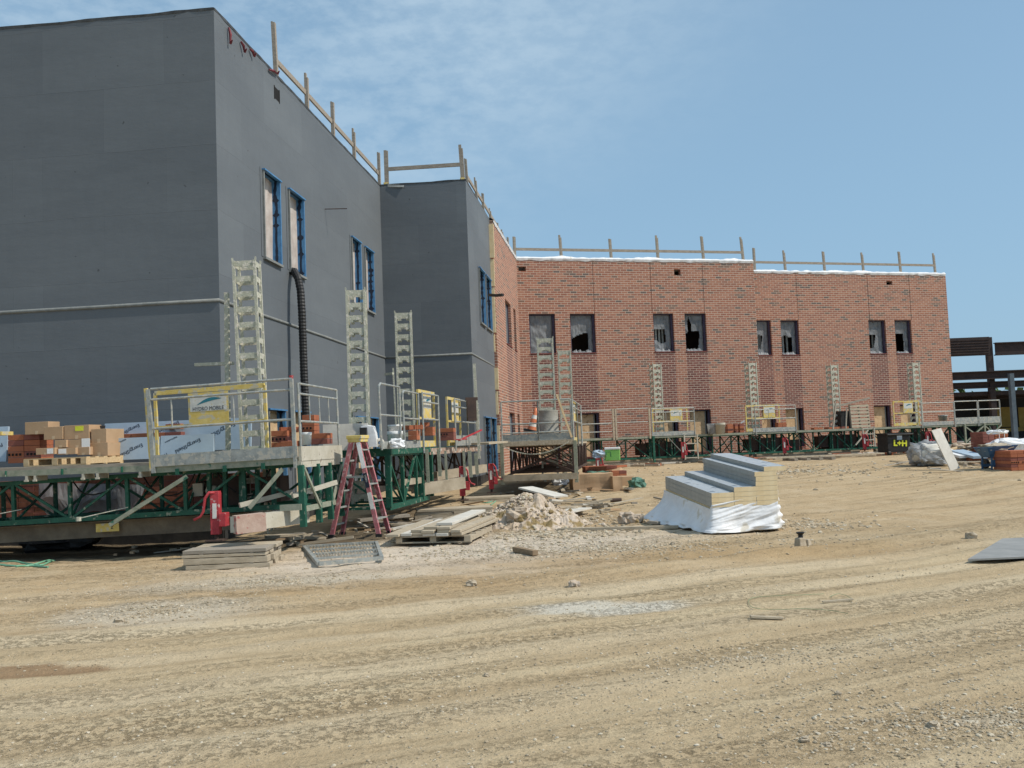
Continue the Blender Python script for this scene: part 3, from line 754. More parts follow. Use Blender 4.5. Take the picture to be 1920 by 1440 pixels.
for (l, t, r, b) in ((972, 500, 986, 508), (1264, 505, 1276, 516)):
    vent += [tuple(x) for x in openings_from_px(PDo, PE, [(l, t, r, b)])]
vent6 = [tuple(x) for x in openings_from_px(PE2, PF, [(1662, 527, 1673, 534)])]
wall(mb, PGo, PDo, .2, TOP5, uB+lB, bm(uB), .25)
wall(mb, PDo, PE, .2, TOP5, u5+l5+vent, bm(u5), .25)
NE = (D5[1], -D5[0])
wall(mb, PE, PE2, .2, TOP5, [])
wall(mb, PE2, PF, .2, TOP5, u6+l6+vent6, bm(u6), .25)
PFb = (PF[0]-3.5, PF[1]+14); wall(mb, PF, PFb, .2, TOP5, [])
wall(mb, PG, PGo, .2, TOP5, [])
bw_ = mb.build('wall', [RB, MB_], bb, world=True)
# concrete base
fd = MB()
for a, b in ((PGo, PDo), (PDo, PE), (PE, PE2), (PE2, PF), (PF, PFb)):
    D, L = unit(a, b); N = (D[1], -D[0])
    fd.prism([(a[0]-N[0]*.01, a[1]-N[1]*.01), (b[0]-N[0]*.01, b[1]-N[1]*.01), (b[0]-N[0]*.3, b[1]-N[1]*.3), (a[0]-N[0]*.3, a[1]-N[1]*.3)], -.4, .2)
fd.build('foundation', concrete, bb, world=True)
rf = MB(); rf.prism([(PGo[0]-.3, PGo[1]+.1), (PDo[0]-.2, PDo[1]+.3), (PE[0]-.2, PE[1]+.2), (PE2[0]-.2, PE2[1]+.3), (PF[0]-.3, PF[1]+.2), (PFb[0]-.3, PFb[1]), (PD[0]-5, PD[1]+20), (PG[0]-4, PG[1]+6)], TOP5-.45, TOP5-.3); rf.build('roof', greytrim, bb, world=True)
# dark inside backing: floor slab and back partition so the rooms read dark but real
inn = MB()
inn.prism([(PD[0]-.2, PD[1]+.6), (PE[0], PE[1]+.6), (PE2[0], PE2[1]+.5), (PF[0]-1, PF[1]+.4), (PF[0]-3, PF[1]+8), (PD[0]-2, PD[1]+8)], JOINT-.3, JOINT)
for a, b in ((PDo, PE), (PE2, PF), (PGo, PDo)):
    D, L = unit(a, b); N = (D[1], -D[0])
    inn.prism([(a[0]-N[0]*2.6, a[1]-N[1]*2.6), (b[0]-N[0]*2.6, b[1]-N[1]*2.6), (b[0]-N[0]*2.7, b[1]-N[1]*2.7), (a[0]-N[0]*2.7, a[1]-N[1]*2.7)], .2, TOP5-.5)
inn.build('interior', rust_and_shade, bb, world=True)
# control joints
cjm = mat('joint_sealant', (.10, .04, .035), (.14, .055, .045), 5)
def vline(P0, P1, x0, y0):
    cj = MB(); D, L = unit(P0, P1); t = onplane(x0, y0, P0, D)[0]
    cj.bar(onface(P0, D, t, TOP5-.02, .0), onface(P0, D, t, zt5, .0), .022, .006, up=(D[0], D[1], 0))
    cj.build('control_joint', cjm, bb, world=True)
for x in (1111, 1219, 1317): vline(PDo, PE, x, 500)
for x in (1493, 1626, 1704): vline(PE2, PF, x, 525)
# plastic hole shapes in (u,v) 0..1 from left-bottom
def h_none(u, v): return False
def h_arch(u, v): return v > .02 and v < (.36+.16*math.sin(min(1, u*1.3)*1.6)) and u < .78
def h_curt(u, v): return (v > .24 + .25*(u-.0)*0 and v < .62 and .05 < u < .68 and v > .24 - .1*u + .2*abs(u-.6)) 
def h_tent(u, v): return .06 < u < .78-.25*max(0, .5-v) and v > .05 and v < (.55 if u > .38 else .95-.9*abs(u-.26)*2.4+.0) and not (u < .18 and v > .5)
def h_left(u, v): return u < .55-.5*max(0, .55-v) and .18 < v < .6
def h_low(u, v): return .08 < u < .72 and v < .52+.06*math.sin(u*5)
def h_low2(u, v): return .06 < u < .66 and .06 < v < .62
def brick_window(P0, P1, op, hole, studs, idx, parent, lower=False):
    D, L = unit(P0, P1); N = (D[1], -D[0]); a, b, c, d = op
    def P(t, z, q): return onface(P0, D, t, z, q)
    fr = MB()
    # dark purple steel/membrane jambs and sill
    e = .055
    fr.bar(P(a+.03, c, -.2), P(a+.03, d, -.2), e, .12, up=(D[0], D[1], 0)); fr.bar(P(b-.05, c, -.16), P(b-.05, d, -.16), .10, .10, up=(D[0], D[1], 0))
    fr.bar(P(a, d-.03, -.2), P(b, d-.03, -.2), .12, .055)
    fr.bar(P(b-.17, c, -.27), P(b-.17, d, -.27), .05, .05, mi=1)
    f = fr.build('window', [purple, greytrim], parent, world=True); inv = MAT[parent.name].inverted()
    sl_ = MB(); sl_.bar(P(a-.02, c+.02, -.08), P(b+.02, c+.02, -.08), .22, .035)
    s2 = sl_.build('sill', mat_sill, f); s2.data.transform(inv)
    if lower:
        pb = MB(); pb.bar(P(a, (c+d)/2, -.27), P(b-.14, (c+d)/2, -.27), .02, d-c); x_ = pb.build('plywood_panel', ply, f); x_.data.transform(inv); return f
    pl = MB(); n = 26; m_ = 34
    def pt(i, j):
        u, v = i/n, j/m_; t = a+.04+(b-a-.08)*u; z = c+.04+(d-c-.08)*v
        q_ = -.23+.025*noise.noise(V((t*4+v*2, z*3, idx)))+.02*noise.noise(V((t*11, z*5, idx+5)))
        return P(t, z, q_)
    for j in range(m_):
        for i in range(n):
            u, v = (i+.5)/n, (j+.5)/m_; wv = .03*noise.noise(V((u*5, v*5, idx)))
            if hole(u+wv, v+wv): continue
            pl.quad([pt(i, j), pt(i+1, j), pt(i+1, j+1), pt(i, j+1)])
    # loose plastic bunched on the sill
    if hole is not h_none:
        for k in range(9):
            t = a+.1+(b-a-.35)*k/9; pl.quad([P(t, c+.05, -.05), P(t+.14, c+.05, -.07), P(t+.12, c+.10+.13*rnd.random(), -.2), P(t-.01, c+.08+.1*rnd.random(), -.2)])
    x_ = pl.build('plastic_sheet', plastic, f, False); x_.data.transform(inv)
    if studs:
        sm = MB()
        for k in range(studs):
            t = a+.1+(b-a-.35)*(k+.5)/studs; sm.bar(P(t, c, -.6), P(t, d, -.6), .045, .09, up=(D[0], D[1], 0))
        x_ = sm.build('stud', galv, f); x_.data.transform(inv)
    return f
purple = mat('purple_flashing', (.035, .028, .055), (.07, .055, .09), 6, .5)
mat_sill = mat('rowlock_sill', (.17, .06, .055), (.24, .09, .075), 9, .85)
for i, (op, h, s_) in enumerate(zip(u5+u6, (h_none, h_arch, h_curt, h_tent, h_left, h_low, h_left, h_low2), (0, 0, 4, 0, 4, 3, 2, 0))):
    P0_, P1_ = (PDo, PE) if i < 4 else (PE2, PF)
    brick_window(P0_, P1_, op, h, s_, i, bb)
for i, op in enumerate(l5): brick_window(PDo, PE, op, None, 0, 40+i, bb, True)
for i, op in enumerate(l6): brick_window(PE2, PF, op, None, 0, 50+i, bb, True)
for i, op in enumerate(uB): brick_window(PGo, PDo, op, h_low, 0, 60+i, bb)
for i, op in enumerate(lB): brick_window(PGo, PDo, op, None, 0, 70+i, bb, True)
# insulation strips showing at the raw edge of the veneer
for (z0, z1, t0) in ((8.35, 9.6, -.35), (7.3, 8.3, -.28), (5.6, 7.25, -.22), (4.9, 5.55, -.1), (3.5, 4.3, -.28), (2.6, 3.45, -.18), (1.2, 2.2, -.2)):
    it = MB(); a = onface(PG, D4_, t0, z0, .04); b = onface(PG, D4_, t0, z1, .04); a2 = onface(PG, D4_, 0, z0, .04)
    it.bar((a+a2)/2, (b+onface(PG, D4_, 0, z1, .04))/2, abs(t0), .075, up=(D4_[0], D4_[1], 0))
    it.build('insulation_edge', foamy, bb, world=True)

# white plastic over the brick parapets
def parapet_plastic(P0, P1, label, seed):
    mb = MB(); D, L = unit(P0, P1); N = (D[1], -D[0]); n = int(L/.12); prof = []
    for k in range(n+1):
        t = L*k/n; up = .10+.16*max(0, noise.noise(V((t*.7, seed, 0))))+.05*noise.noise(V((t*3, seed, 2)))
        pr = [onface(P0, D, t, TOP5-.08+.05*noise.noise(V((t*2.3, seed, 4))), .02), onface(P0, D, t, TOP5+.02, .05+.03*noise.noise(V((t*5, 0, seed)))),
              onface(P0, D, t, TOP5+up, -.08), onface(P0, D, t, TOP5+.04+.5*up, -.3), onface(P0, D, t, TOP5-.2, -.42)]
        prof.append(pr)
    for a, b in zip(prof, prof[1:]):
        for i in range(4): mb.quad([a[i], b[i], b[i+1], a[i+1]])
    return single(mb, 'plastic_sheet', wrap, onface(P0, D, L/2, TOP5, 0), label, 'plastic sheet', world=True)
parapet_plastic(PGo, PDo, 'white plastic over the parapet of the narrow receding brick wall', 1)
parapet_plastic(PDo, PE, 'white plastic over the long higher brick parapet, in the middle', 2)
parapet_plastic(PE2, PF, 'white plastic over the brick parapet at the right end of the building', 3)

# roof guard rails ----------------------------------------------------
def roofrail(pts, label, railz=.55, dark=False, brace=None, clampm=True):
    """pts: list of (px_base, py_base, py_top, P0, D, top)"""
    P0_, D_ = pts[0][3], pts[0][4]
    root = None; tops = []
    for k, (px, yb, yt, P0, D, lean) in enumerate(pts):
        t, _ = onplane(px, yb, P0, D); base = onface(P0, D, t, TOP, -.17)
        # height of the post from its pixel height
        dist = base.y; h = (yb-yt)/FPX*dist*(1+.1*noise.noise(V((px*.37, 1, 1))))
        if root is None: root = thing('roof_guardrail', (base.x, base.y, TOP), label, 'guardrail')
        mb = MB(); top = base+V((lean, 0, h)); off = V((.045, .0, 0))
        mb.bar(base-V((0, 0, .25)), top, .045, .09, up=(D[0], D[1], 0)); mb.bar(base-V((0, 0, .25))+off, top+off-V((0, 0, .12 if k % 2 else .02)), .04, .09, up=(D[0], D[1], 0))
        mb.build('post', woodgrey if dark else woodpost, root, world=True)
        if clampm:
            mb = MB(); mb.box(base+V((0, 0, .02)), (.11, .2, .12)); mb.box(base+V((.0, -.0, .09)), (.15, .15, .03)); mb.build('clamp', yellow, root, world=True)
        tops.append(base+V((lean*.4, 0, railz)))
    for a, b in zip(tops, tops[1:]):
        mb = MB(); mb.bar(a, b, .045, .12); mb.build('rail', woodpost, root, world=True)
    return root
roofrail([(531, 150, 37, PA, D2, -.05), (587, 215, 132, PA, D2, 0), (635, 264, 186, PA, D2, 0), (674, 308, 238, PA, D2, 0), (720, 349, 278, PA, D2, 0)], 'wooden post-and-rail guard along the roof edge of the tall grey wall')
D3, L3 = unit(PB, PC)
roofrail([(722, 349, 279, PB, D3, 0), (866, 338, 268, PB, D3, -.05)], 'short wooden guardrail above the recessed grey end wall')
roofrail([(886, 362, 298, PC, D4, -.05), (903, 388, 332, PC, D4, -.04), (914, 406, 362, PC, D4, 0), (927, 424, 387, PC, D4, 0), (940, 443, 412, PC, D4, 0), (949, 458, 424, PC, D4, 0), (959, 470, 434, PC, D4, 0)], 'row of dark posts receding along the inner roof edge', dark=True)
roofrail([(966, 480, 440, PDo, D5, 0), (1054, 482, 437, PDo, D5, -.04), (1148, 485, 445, PDo, D5, -.04), (1236, 488, 443, PDo, D5, -.03), (1322, 491, 446, PDo, D5, -.06), (1397, 493, 448, PDo, D5, -.08)], 'guardrail of leaning grey posts above the higher brick parapet', dark=True, railz=.40, clampm=False)
D6, L6 = unit(PE2, PF)
roofrail([(1418, 512, 469, PE2, D6, 0), (1476, 512, 471, PE2, D6, -.05), (1550, 513, 472, PE2, D6, -.05), (1623, 516, 475, PE2, D6, -.05), (1693, 518, 477, PE2, D6, -.05), (1758, 520, 480, PE2, D6, -.05)], 'pale wooden guardrail above the lower right brick parapet', railz=.46, clampm=False)

# control line: dark flexible pipe and stubs
_D = unit(PA, PB)[0]
t_, z_ = onplane(547, 507, PA, _D); p0 = onface(PA, _D, t_, z_, -.1); Yh = p0.y
hs = [p0, at(552, 509, Yh-.15), at(559, 522, Yh-.3), at(563.5, 545, Yh-.35), at(566, 585, Yh-.4), at(568, 640, Yh-.4), at(570, 700, Yh-.45), at(573, 770, Yh-.5), at(574, 835, Yh-.5)]
fine = []
for a, b in zip(hs, hs[1:]):
    n = max(2, int((b-a).length/.035))
    for k in range(n): fine.append(a.lerp(b, k/n))
fine.append(hs[-1])
mb = MB(); mb.tube(fine, [.088 if k % 2 else .078 for k in range(len(fine))], 10)
single(mb, 'drain_hose', blackp, hs[-1], 'black corrugated hose hanging out of an upper blue-framed window', 'hose', world=True)
t_, z_ = onplane(917, 553, PC, D4); a = onface(PC, D4, t_, z_, 0); b = at(943, 553, a.y-.5)
mb = MB(); mb.tube([a, (a+b)/2+V((0, 0, -.02)), b], .055, 10)
single(mb, 'drain_hose', blackp, a, 'short dark pipe stub poking out beside the raw brick edge', 'pipe', world=True)

# ------------------------------------------------------------------ mast climbers
def frame(name, X, Y, rz, label, cat, ry=0, group=None): return thing(name, (X, Y, 0), label, cat, rz, group, ry)
def lx(root, px, y):
    """local x of the point of the line y=const (deck level) seen at pixel column px"""
    d = ray(px, 823+.039*(1147-px)); tn = d.x/d.y; M = MAT[root.name]
    o_ = M @ V((0, y, 1.5)); e = (M.to_3x3() @ V((1, 0, 0)))
    return (tn*o_.y-o_.x)/(e.x-tn*e.y)
def truss(root, x0, x1, y0, y1, zb, zt, step=.92, m_=None, w_=.06, name='truss'):
    m_ = m_ or green; n = max(1, round((x1-x0)/step))
    mb = MB()
    for y in (y0, y1):
        mb.bar((x0, y, zb), (x1, y, zb), w_, w_*1.3); mb.bar((x0, y, zt), (x1, y, zt), w_, w_)
        for k in range(n+1):
            x = x0+(x1-x0)*k/n
            mb.bar((x, y, zb), (x, y, zt), w_*.9, w_*.9)
            if k < n:
                xb = x0+(x1-x0)*(k+1)/n
                if (k+(y == y1)) % 2: mb.bar((x, y, zb), (xb, y, zt), w_*.6, w_*.6)
                else: mb.bar((x, y, zt), (xb, y, zb), w_*.6, w_*.6)
    for k in range(n+1):
        x = x0+(x1-x0)*k/n
        mb.bar((x, y0, zb), (x, y1, zb), w_*.7, w_*.7); mb.bar((x, y0, zt), (x, y1, zt), w_*.7, w_*.7)
        if k % 2 == 0: mb.bar((x, y0, zb), (x, y1, zt), w_*.5, w_*.5)
        mb.bar((x, y0, zb), (x, (y0+y1)/2, zt), w_*.45, w_*.45) if k % 2 else None
    return mb.build(name, m_, root)
def mastpart(root, x, y, zb, zt, w_=.36, d_=.32, sp=.25, notch_front=True, yaw=0):
    mb = MB(); a = .045
    Mz = Matrix.Rotation(yaw, 3, 'Z')
    def P(u, v_, z): return V((x, y, 0)) + Mz @ V((u, v_, 0)) + V((0, 0, z))
    for sx in (-1, 1):
        for sy in (-1, 1):
            p = P(sx*w_/2, sy*d_/2, 0); mb.box((p.x, p.y, (zb+zt)/2), (a, a, zt-zb), yaw)
            mb.box((P(sx*(w_/2+.018), sy*d_/2, 0).x, P(sx*(w_/2+.018), sy*d_/2, 0).y, zt+.025), (.025, .025, .05), yaw)
    n = int((zt-zb)/sp)
    for k in range(n+1):
        z = zt-.05-k*sp
        if z < zb: break
        for sy in (-1, 1):
            c = P(0, sy*d_/2, z); mb.box(c, (w_-a, .012, .09), yaw)
            if notch_front:
                for sx in (-1, 1): mb.box(P(sx*(w_/2-.075), sy*d_/2, z-.065), (.075, .011, .055), yaw); 
        for sx in (-1, 1):
            c = P(sx*w_/2, 0, z); mb.box(c, (.012, d_-a, .09), yaw)
            for sy in ((-1, 1) if notch_front or sx > 0 else ()): mb.box(P(sx*w_/2, sy*(d_/2-.06), z-.065), (.011, .06, .055), yaw)
    return mb.build('mast', mastm, root)
def railing(root, pts, z0, h, mids=(.5,), r=.02, name='guardrail', m_=None, toe=None, pickets=0, toem=None):
    """pts: local (x, y) corners; each panel is a part of its own"""
    for (a, b) in zip(pts, pts[1:]):
        mb = MB()
        for p in (a, b): mb.tube([(p[0], p[1], z0-.12), (p[0], p[1], z0+h)], r*1.15, 8)
        for q in (1,)+tuple(mids): mb.tube([(a[0], a[1], z0+h*q), (b[0], b[1], z0+h*q)], r, 8)
        L = math.hypot(b[0]-a[0], b[1]-a[1])
        if pickets:
            n = int(L/pickets)
            for k in range(1, n):
                t = k/n; x, y = a[0]+(b[0]-a[0])*t, a[1]+(b[1]-a[1])*t
                mb.tube([(x, y, z0+h*mids[0]), (x, y, z0+h*mids[1])], r*.6, 6)
        mb.build(name, m_ or galv, root)
        if toe:
            tb = MB(); tb.bar((a[0], a[1], z0+toe/2), (b[0], b[1], z0+toe/2), .02, toe); tb.build('toe_board', toem or galv, root)
def gate(root, x0, x1, y, z0, h, sign=None, big=False, r=.022):
    mb = MB()
    for x in (x0, x1): mb.bar((x, y, z0), (x, y, z0+h), .045, .045)
    mb.bar((x0, y, z0+h), (x1, y, z0+h), .045, .07); mb.bar((x0, y, z0+h*.52), (x1, y, z0+h*.52), .03, .05); mb.bar((x0, y, z0+.07), (x1, y, z0+.07), .03, .13)
    g_ = mb.build('gate', yellow, root)
    if sign:
        sx0, sx1 = sign; zc0, zc1 = z0+h*.52, z0+h*.96
        sp = MB(); sp.b2((sx0, y-.032, zc0), (sx1, y-.026, zc1)); s_ = sp.build('sign', yellow, g_)
        wp = MB(); wp.b2((sx0+.03, y-.036, zc0+(zc1-zc0)*.42), (sx1-.03, y-.0325, zc1-.04)); wp.build('sign_panel', signgrey, g_)
        # swoosh
        sw = MB(); L = sx1-sx0; n = 10
        for k in range(n):
            def q(t): 
                xx = sx0+L*(.22+.62*t); zz = zc0+(zc1-zc0)*(.62+.16*t+.07*math.sin(t*3.1)); th = (zc1-zc0)*.05*math.sin(t*3.14)+.002
                return xx, zz, th
            a, b = q(k/n), q((k+1)/n)
            sw.quad([(a[0], y-.038, a[1]-a[2]), (b[0], y-.038, b[1]-b[2]), (b[0], y-.038, b[1]+b[2]), (a[0], y-.038, a[1]+a[2])])
        sw.build('sign_emblem', tealm, g_)
        if big: text('sign_lettering', 'HYDRO MOBILE', (zc1-zc0)*.17, ink, g_, upright((sx0+sx1)/2, y-.0375, zc0+(zc1-zc0)*.49), sx=.80*(sx1-sx0)/.62)
    return g_
signgrey = mat('dusty_sign_white', (.50, .52, .50), (.62, .63, .60), 9, .6, c3=(.55, .48, .30), spot=.6, spotscale=12)
tealm = mat('teal_print', (.02, .14, .20), (.03, .2, .26), 4, .5)
def plank_deck(root, x0, x1, y0, y1, z, n=6, m_=None, t=.045, name='deck_plank', jut=.1):
    for k in range(n):
        a = y0+(y1-y0)*k/n; mb = MB(); j0, j1 = rnd.uniform(-jut, jut), rnd.uniform(-jut, jut)
        mb.b2((x0+j0, a+.006, z), (x1+j1, y0+(y1-y0)*(k+1)/n-.006, z+t)); mb.build(name, m_ or woodgrey, root)
def jack(px, py, Y, label, h=.72, rz=0, ground=None, handle=1, group='red screw jacks of the mast platforms'):
    p = at(px, py, Y) if ground is None else ground
    t = thing('screw_jack', p, label, 'jack', rz, group)
    mb = MB(); mb.b2((-.13, -.13, 0), (.13, .13, .02)); mb.tube([(0, 0, .02), (0, 0, h*.3)], .03, 8); mb.build('foot_plate', rust_and_shade, t)
    mb = MB(); mb.box((0, 0, h*.24), (.13, .13, h*.22)); mb.build('inner_leg', red, t, bevel=.006)
    mb = MB(); mb.box((0, 0, h*.65), (.135, .13, h*.62)); mb.box((0, 0, h*.97), (.13, .12, .03)); mb.box((.12, 0, h*.42), (.10, .2, .2)); mb.build('jack_body', red, t, bevel=.008)
    mb = MB(); mb.box((0, -.069, h*.6), (.06, .006, h*.3)); mb.build('decal', cone_w, t)
    mb = MB(); s_ = -handle
    mb.tube([(0, -.05, h*.96), (s_*.07, -.08, h*.97), (s_*.13, -.09, h*.86), (s_*.16, -.09, h*.6), (s_*.2, -.09, h*.5), (s_*.3, -.09, h*.44)], [.022, .024, .022, .02, .018, .022], 8)
    mb.build('crank_handle', red, t, True)
    return t
def crib(px, py, Lx, Ly, layers, label, rz=0, gap=0, jitter=.04, z=None, grp=None, m_=None, two=None):
    p = G(px, py) if z is None else z
    t = thing('timber_crib', p, label, 'timber stack', rz, grp); zz = 0
    for k, (n, th, along) in enumerate(layers):
        if k: 
            for i in range(3):
                mb = MB(); mb.box((Lx*(.2+.3*i), Ly*.5, zz-.004), (.05, Ly*.96, .012)); mb.build('spacer', woodgrey, t)
        for i in range(n):
            mb = MB(); j = rnd.uniform(-jitter, jitter); a = rnd.uniform(-.02, .02)
            if along: mb.box((Lx/2+j, Ly*(i+.5)/n, zz+th/2), (Lx, Ly/n-.03-gap*(n < 4), th-.010), a)
            else: mb.box((Lx*(i+.5)/n, Ly/2+j, zz+th/2), (Lx/n-.012-(Lx/n*.5 if gap else 0), Ly, th), a)
            mb.build('plank', rnd.choice([m_ or woodold, woodold, woodgrey]), t, bevel=.004)
        zz += th
    return t, zz

# --- platform 1, powered unit with yellow gate (nearest)
p1 = frame('mast_climber_platform', -3.2, 14.0, R(-6.2), 'nearest work platform with yellow gate and tall lattice mast, by the grey corner', 'work platform', ry=-.026)
xl = lx(p1, 292, 0)
truss(p1, -8.6, -.05, .34, 1.45, .72, 1.34, .92)
mb = MB(); mb.b2((xl, -.02, 1.36), (-.02, .03, 1.45)); mb.b2((xl, 1.9, 1.36), (-.02, 1.95, 1.45)); mb.b2((xl, .03, 1.44), (-.02, 1.9, 1.47)); mb.build('deck', palegreen, p1)
mb = MB(); mb.b2((xl, -.045, 1.455), (0, -.022, 1.63)); mb.build('toe_board', galv, p1)
mb = MB(); mb.b2((.0, .0, 1.40), (.05, 2.1, 1.62)); mb.b2((-.01, 0, 1.30), (.04, 2.1, 1.40)); mb.build('end_beam', cream, p1)
for x in (xl+.35, xl+1.1, xl+1.7):
    mb = MB(); mb.bar((x, -.05, 1.36), (x, .1, 1.36), .05, .09); mb.build('outrigger_clip', green, p1)
# end frame with four long green legs
for k, y in enumerate((.0, .75, 1.35, 2.0)):
    mb = MB(); mb.box((.03, y, .88), (.085, .085, .92)); mb.build('end_leg', green, p1)
mb = MB(); mb.bar((.03, 0, .68), (.03, 2.0, .68), .05, .08); mb.bar((-.3, -.04, .72), (.03, -.04, .72), .06, .09); mb.bar((.06, .05, 1.3), (.06, .75, .66), .03, .05); mb.bar((.06, 1.35, .66), (.06, 2.0, 1.3), .03, .05); mb.build('end_brace', palegreen, p1)
# loose diagonal outriggers
for (x0, z0, x1, z1) in ((-2.95, .62, -1.75, 1.28), (-.75, .75, -.25, 1.30)):
    mb = MB(); mb.bar((x0, -.12, z0), (x1, .0, z1), .045, .06); mb.build('outrigger_brace', palegreen, p1)
for (x0, z0, x1, z1, yy) in ((lx(p1, 445, -.1), .80, lx(p1, 535, .3), .93, 0), (lx(p1, 540, .1), .88, lx(p1, 628, .8), 1.03, .3)):
    mb = MB(); mb.bar((x0, yy-.1, z0), (x1, yy+.5, z1), .05, .07); mb.build('pull_out_arm', cream, p1)
# front rails, three tubes with pickets
H1 = 1.17
mb = MB()
for q in (1, .86, .48): mb.tube([(xl-.02, -.03, 1.47+H1*q), (-.03, -.03, 1.47+H1*q)], .019, 8)
for x in (xl+.3, xl+1.28): mb.tube([(x, -.03, 1.47+H1*.48), (x, -.03, 1.47+H1*.86)], .014, 6)
mb.bar((xl-.02, -.03, 1.36), (xl-.06, -.03, 1.47+H1), .06, .05); mb.bar((-.04, -.03, 1.3), (-.04, -.03, 1.47+H1), .05, .05)
mb.build('guardrail', galv, p1)
mb = MB(); mb.bar((xl-.05, -.03, 1.40), (xl-.11, -.0, 1.47+H1+.02), .05, .05); mb.build('yellow_post', yellow, p1)
mx_ = lx(p1, 502, .75)
mx_ = lx(p1, 502, .3); gate(p1, lx(p1, 296, .3), mx_, .3, 1.47, 1.13, (lx(p1, 359, .3), lx(p1, 434, .3)), True)
# end rails (receding)
railing(p1, [(.03, .05), (.03, 2.0)], 1.47, 1.10, (.86, .48), .018, pickets=.42)
mast_x = lx(p1, 479, 1.15)
mastpart(p1, mast_x, 1.15, .3, EYE+3.12+.026*2.2, .34, .34, .253, False, R(8))
# motor block and tangle beneath the deck
mb = MB(); mb.box((mast_x-.35, .9, 1.0), (.5, .4, .45)); mb.box((mast_x+.35, 1.0, .98), (.35, .4, .4)); mb.tube([(mast_x-.75, .7, 1.05), (mast_x-.75, 1.1, 1.05)], .13, 12); mb.build('drive_unit', rust_and_shade, p1)
mb = MB(); mb.box((mast_x-.75, .62, 1.05), (.16, .05, .2)); mb.lathe((mast_x-.5, .55, .95), [(0, 0), (.08, .01), (.1, .08), (.07, .15), (0, .16)], 12); mb.build('oil_filter', cream, p1)
for k in range(5):
    x = mast_x-.5+k*.26; mb = MB(); mb.bar((x, .45, .74), (x+.02, .45, 1.4), .06, .06); mb.build('mast_guide', green, p1)
# base beam and outriggers down to the jack
mb = MB(); mb.b2((-8.4, .5, .40), (-1.0, .68, .66)); mb.b2((-8.4, .42, .64), (-1.0, .76, .66)); mb.build('base_beam', shadebeam, p1)  # beam coloured dark to stand in for deck shade
mb = MB(); mb.b2((lx(p1, 175, .4), .41, .49), (lx(p1, 218, .4), .418, .62)); nb_ = mb.build('number_plate', yellow, p1)
text('number', '2', .1, ink, p1, upright(lx(p1, 205, .4), .405, .56))
ja = at(425, 985, 13.0); jb = at(572, 966, 14.6)
mb = MB(); mb.bar(ja+V((.1, .05, 0)), jb, .16, .22); mb.build('outrigger_beam', cream, p1, world=True)
mb = MB(); mb.bar(ja+V((.1, .03, 0)), ja+V((.45, .25, .015)), .19, .25); mb.build('outrigger_sleeve', dustyred, p1, world=True)
# tie post at the corner of the building with its arm
mb = MB(); mb.bar(at(428, 850, 15.4), at(425, 549, 15.4), .07, .07, up=(0, 1, 0)); mb.build('tie_post', mastm, p1, world=True)
mb = MB(); mb.bar(at(368, 684, 15.75), at(436, 681, 15.5), .10, .05); mb.build('tie_arm', mastm, p1, world=True)
red_knob = MB(); red_knob.tube([at(546, 704, 14.0), at(546, 716, 14.0)], [.035, .02], 8); red_knob.build('red_knob', red, p1, world=True)

# --- platform 1 left wing: planked deck
p1l = frame('plank_deck', -5.55, 14.25, R(-6.2), 'long planked work deck on dusty green beams at the far left', 'work platform')
M1 = MAT[p1l.name]
mb = MB(); mb.b2((-6, 0, 1.33), (.02, .05, 1.42)); mb.b2((-6, 1.45, 1.33), (.02, 1.5, 1.42)); mb.build('edge_beam', palegreen, p1l)
plank_deck(p1l, -6, .05, .0, 1.5, 1.42, 6, woodgrey)
for k, px in enumerate((12, 118, 230)):
    x = lx(p1l, px, 0); mb = MB(); mb.bar((x, -.006, 1.33), (x, -.006, 1.42), .09 if k else .05, .01, up=(1, 0, 0)); mb.build('painted_clip', green, p1l)
for px in (49, 65, 155, 182, 262):
    x = lx(p1l, px, 0); mb = MB(); mb.b2((x-.02, .0, 1.25), (x+.02, .3, 1.33)); mb.b2((x-.03, -.01, 1.24), (x+.03, .02, 1.27)); mb.build('sliding_bracket', cream, p1l)
for (a, b) in (((-1.1, .75), (-.45, .66)), ((-3.0, .77), (-2.2, .68))):
    mb = MB(); mb.bar((a[0], -.1, b[1]-.0), (b[0], .15, a[1]+.04), .05, .012); mb.lathe((a[0], -.11, b[1]-.04), [(0, 0), (.04, 0), (.04, .06), (0, .06)], 8); mb.build('folding_arm', mastm, p1l)

# wall of stacked brick and wrapped goods seen under the left deck
mb = MB(); m2 = M1.to_3x3()
def w1(x, y, z): return M1 @ V((x, y, z))
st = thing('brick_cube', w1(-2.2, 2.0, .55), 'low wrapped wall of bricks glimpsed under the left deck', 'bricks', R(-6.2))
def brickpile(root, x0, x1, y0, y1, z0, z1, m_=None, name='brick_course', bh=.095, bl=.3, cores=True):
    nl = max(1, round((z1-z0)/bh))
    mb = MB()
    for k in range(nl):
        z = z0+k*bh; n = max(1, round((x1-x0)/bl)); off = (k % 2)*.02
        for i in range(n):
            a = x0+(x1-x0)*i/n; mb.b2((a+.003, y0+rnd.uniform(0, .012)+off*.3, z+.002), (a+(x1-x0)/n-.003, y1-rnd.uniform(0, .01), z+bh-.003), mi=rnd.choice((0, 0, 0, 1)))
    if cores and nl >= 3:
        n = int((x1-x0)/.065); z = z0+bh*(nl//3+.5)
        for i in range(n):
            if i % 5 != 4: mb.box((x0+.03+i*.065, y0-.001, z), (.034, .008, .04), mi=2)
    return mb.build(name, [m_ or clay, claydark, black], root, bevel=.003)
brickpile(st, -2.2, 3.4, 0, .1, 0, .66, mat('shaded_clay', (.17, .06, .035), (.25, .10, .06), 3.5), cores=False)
mb = MB(); mb.b2((-2.5, -.25, -.18), (3.6, .3, -.02)); mb.build('ledge', cream, st)
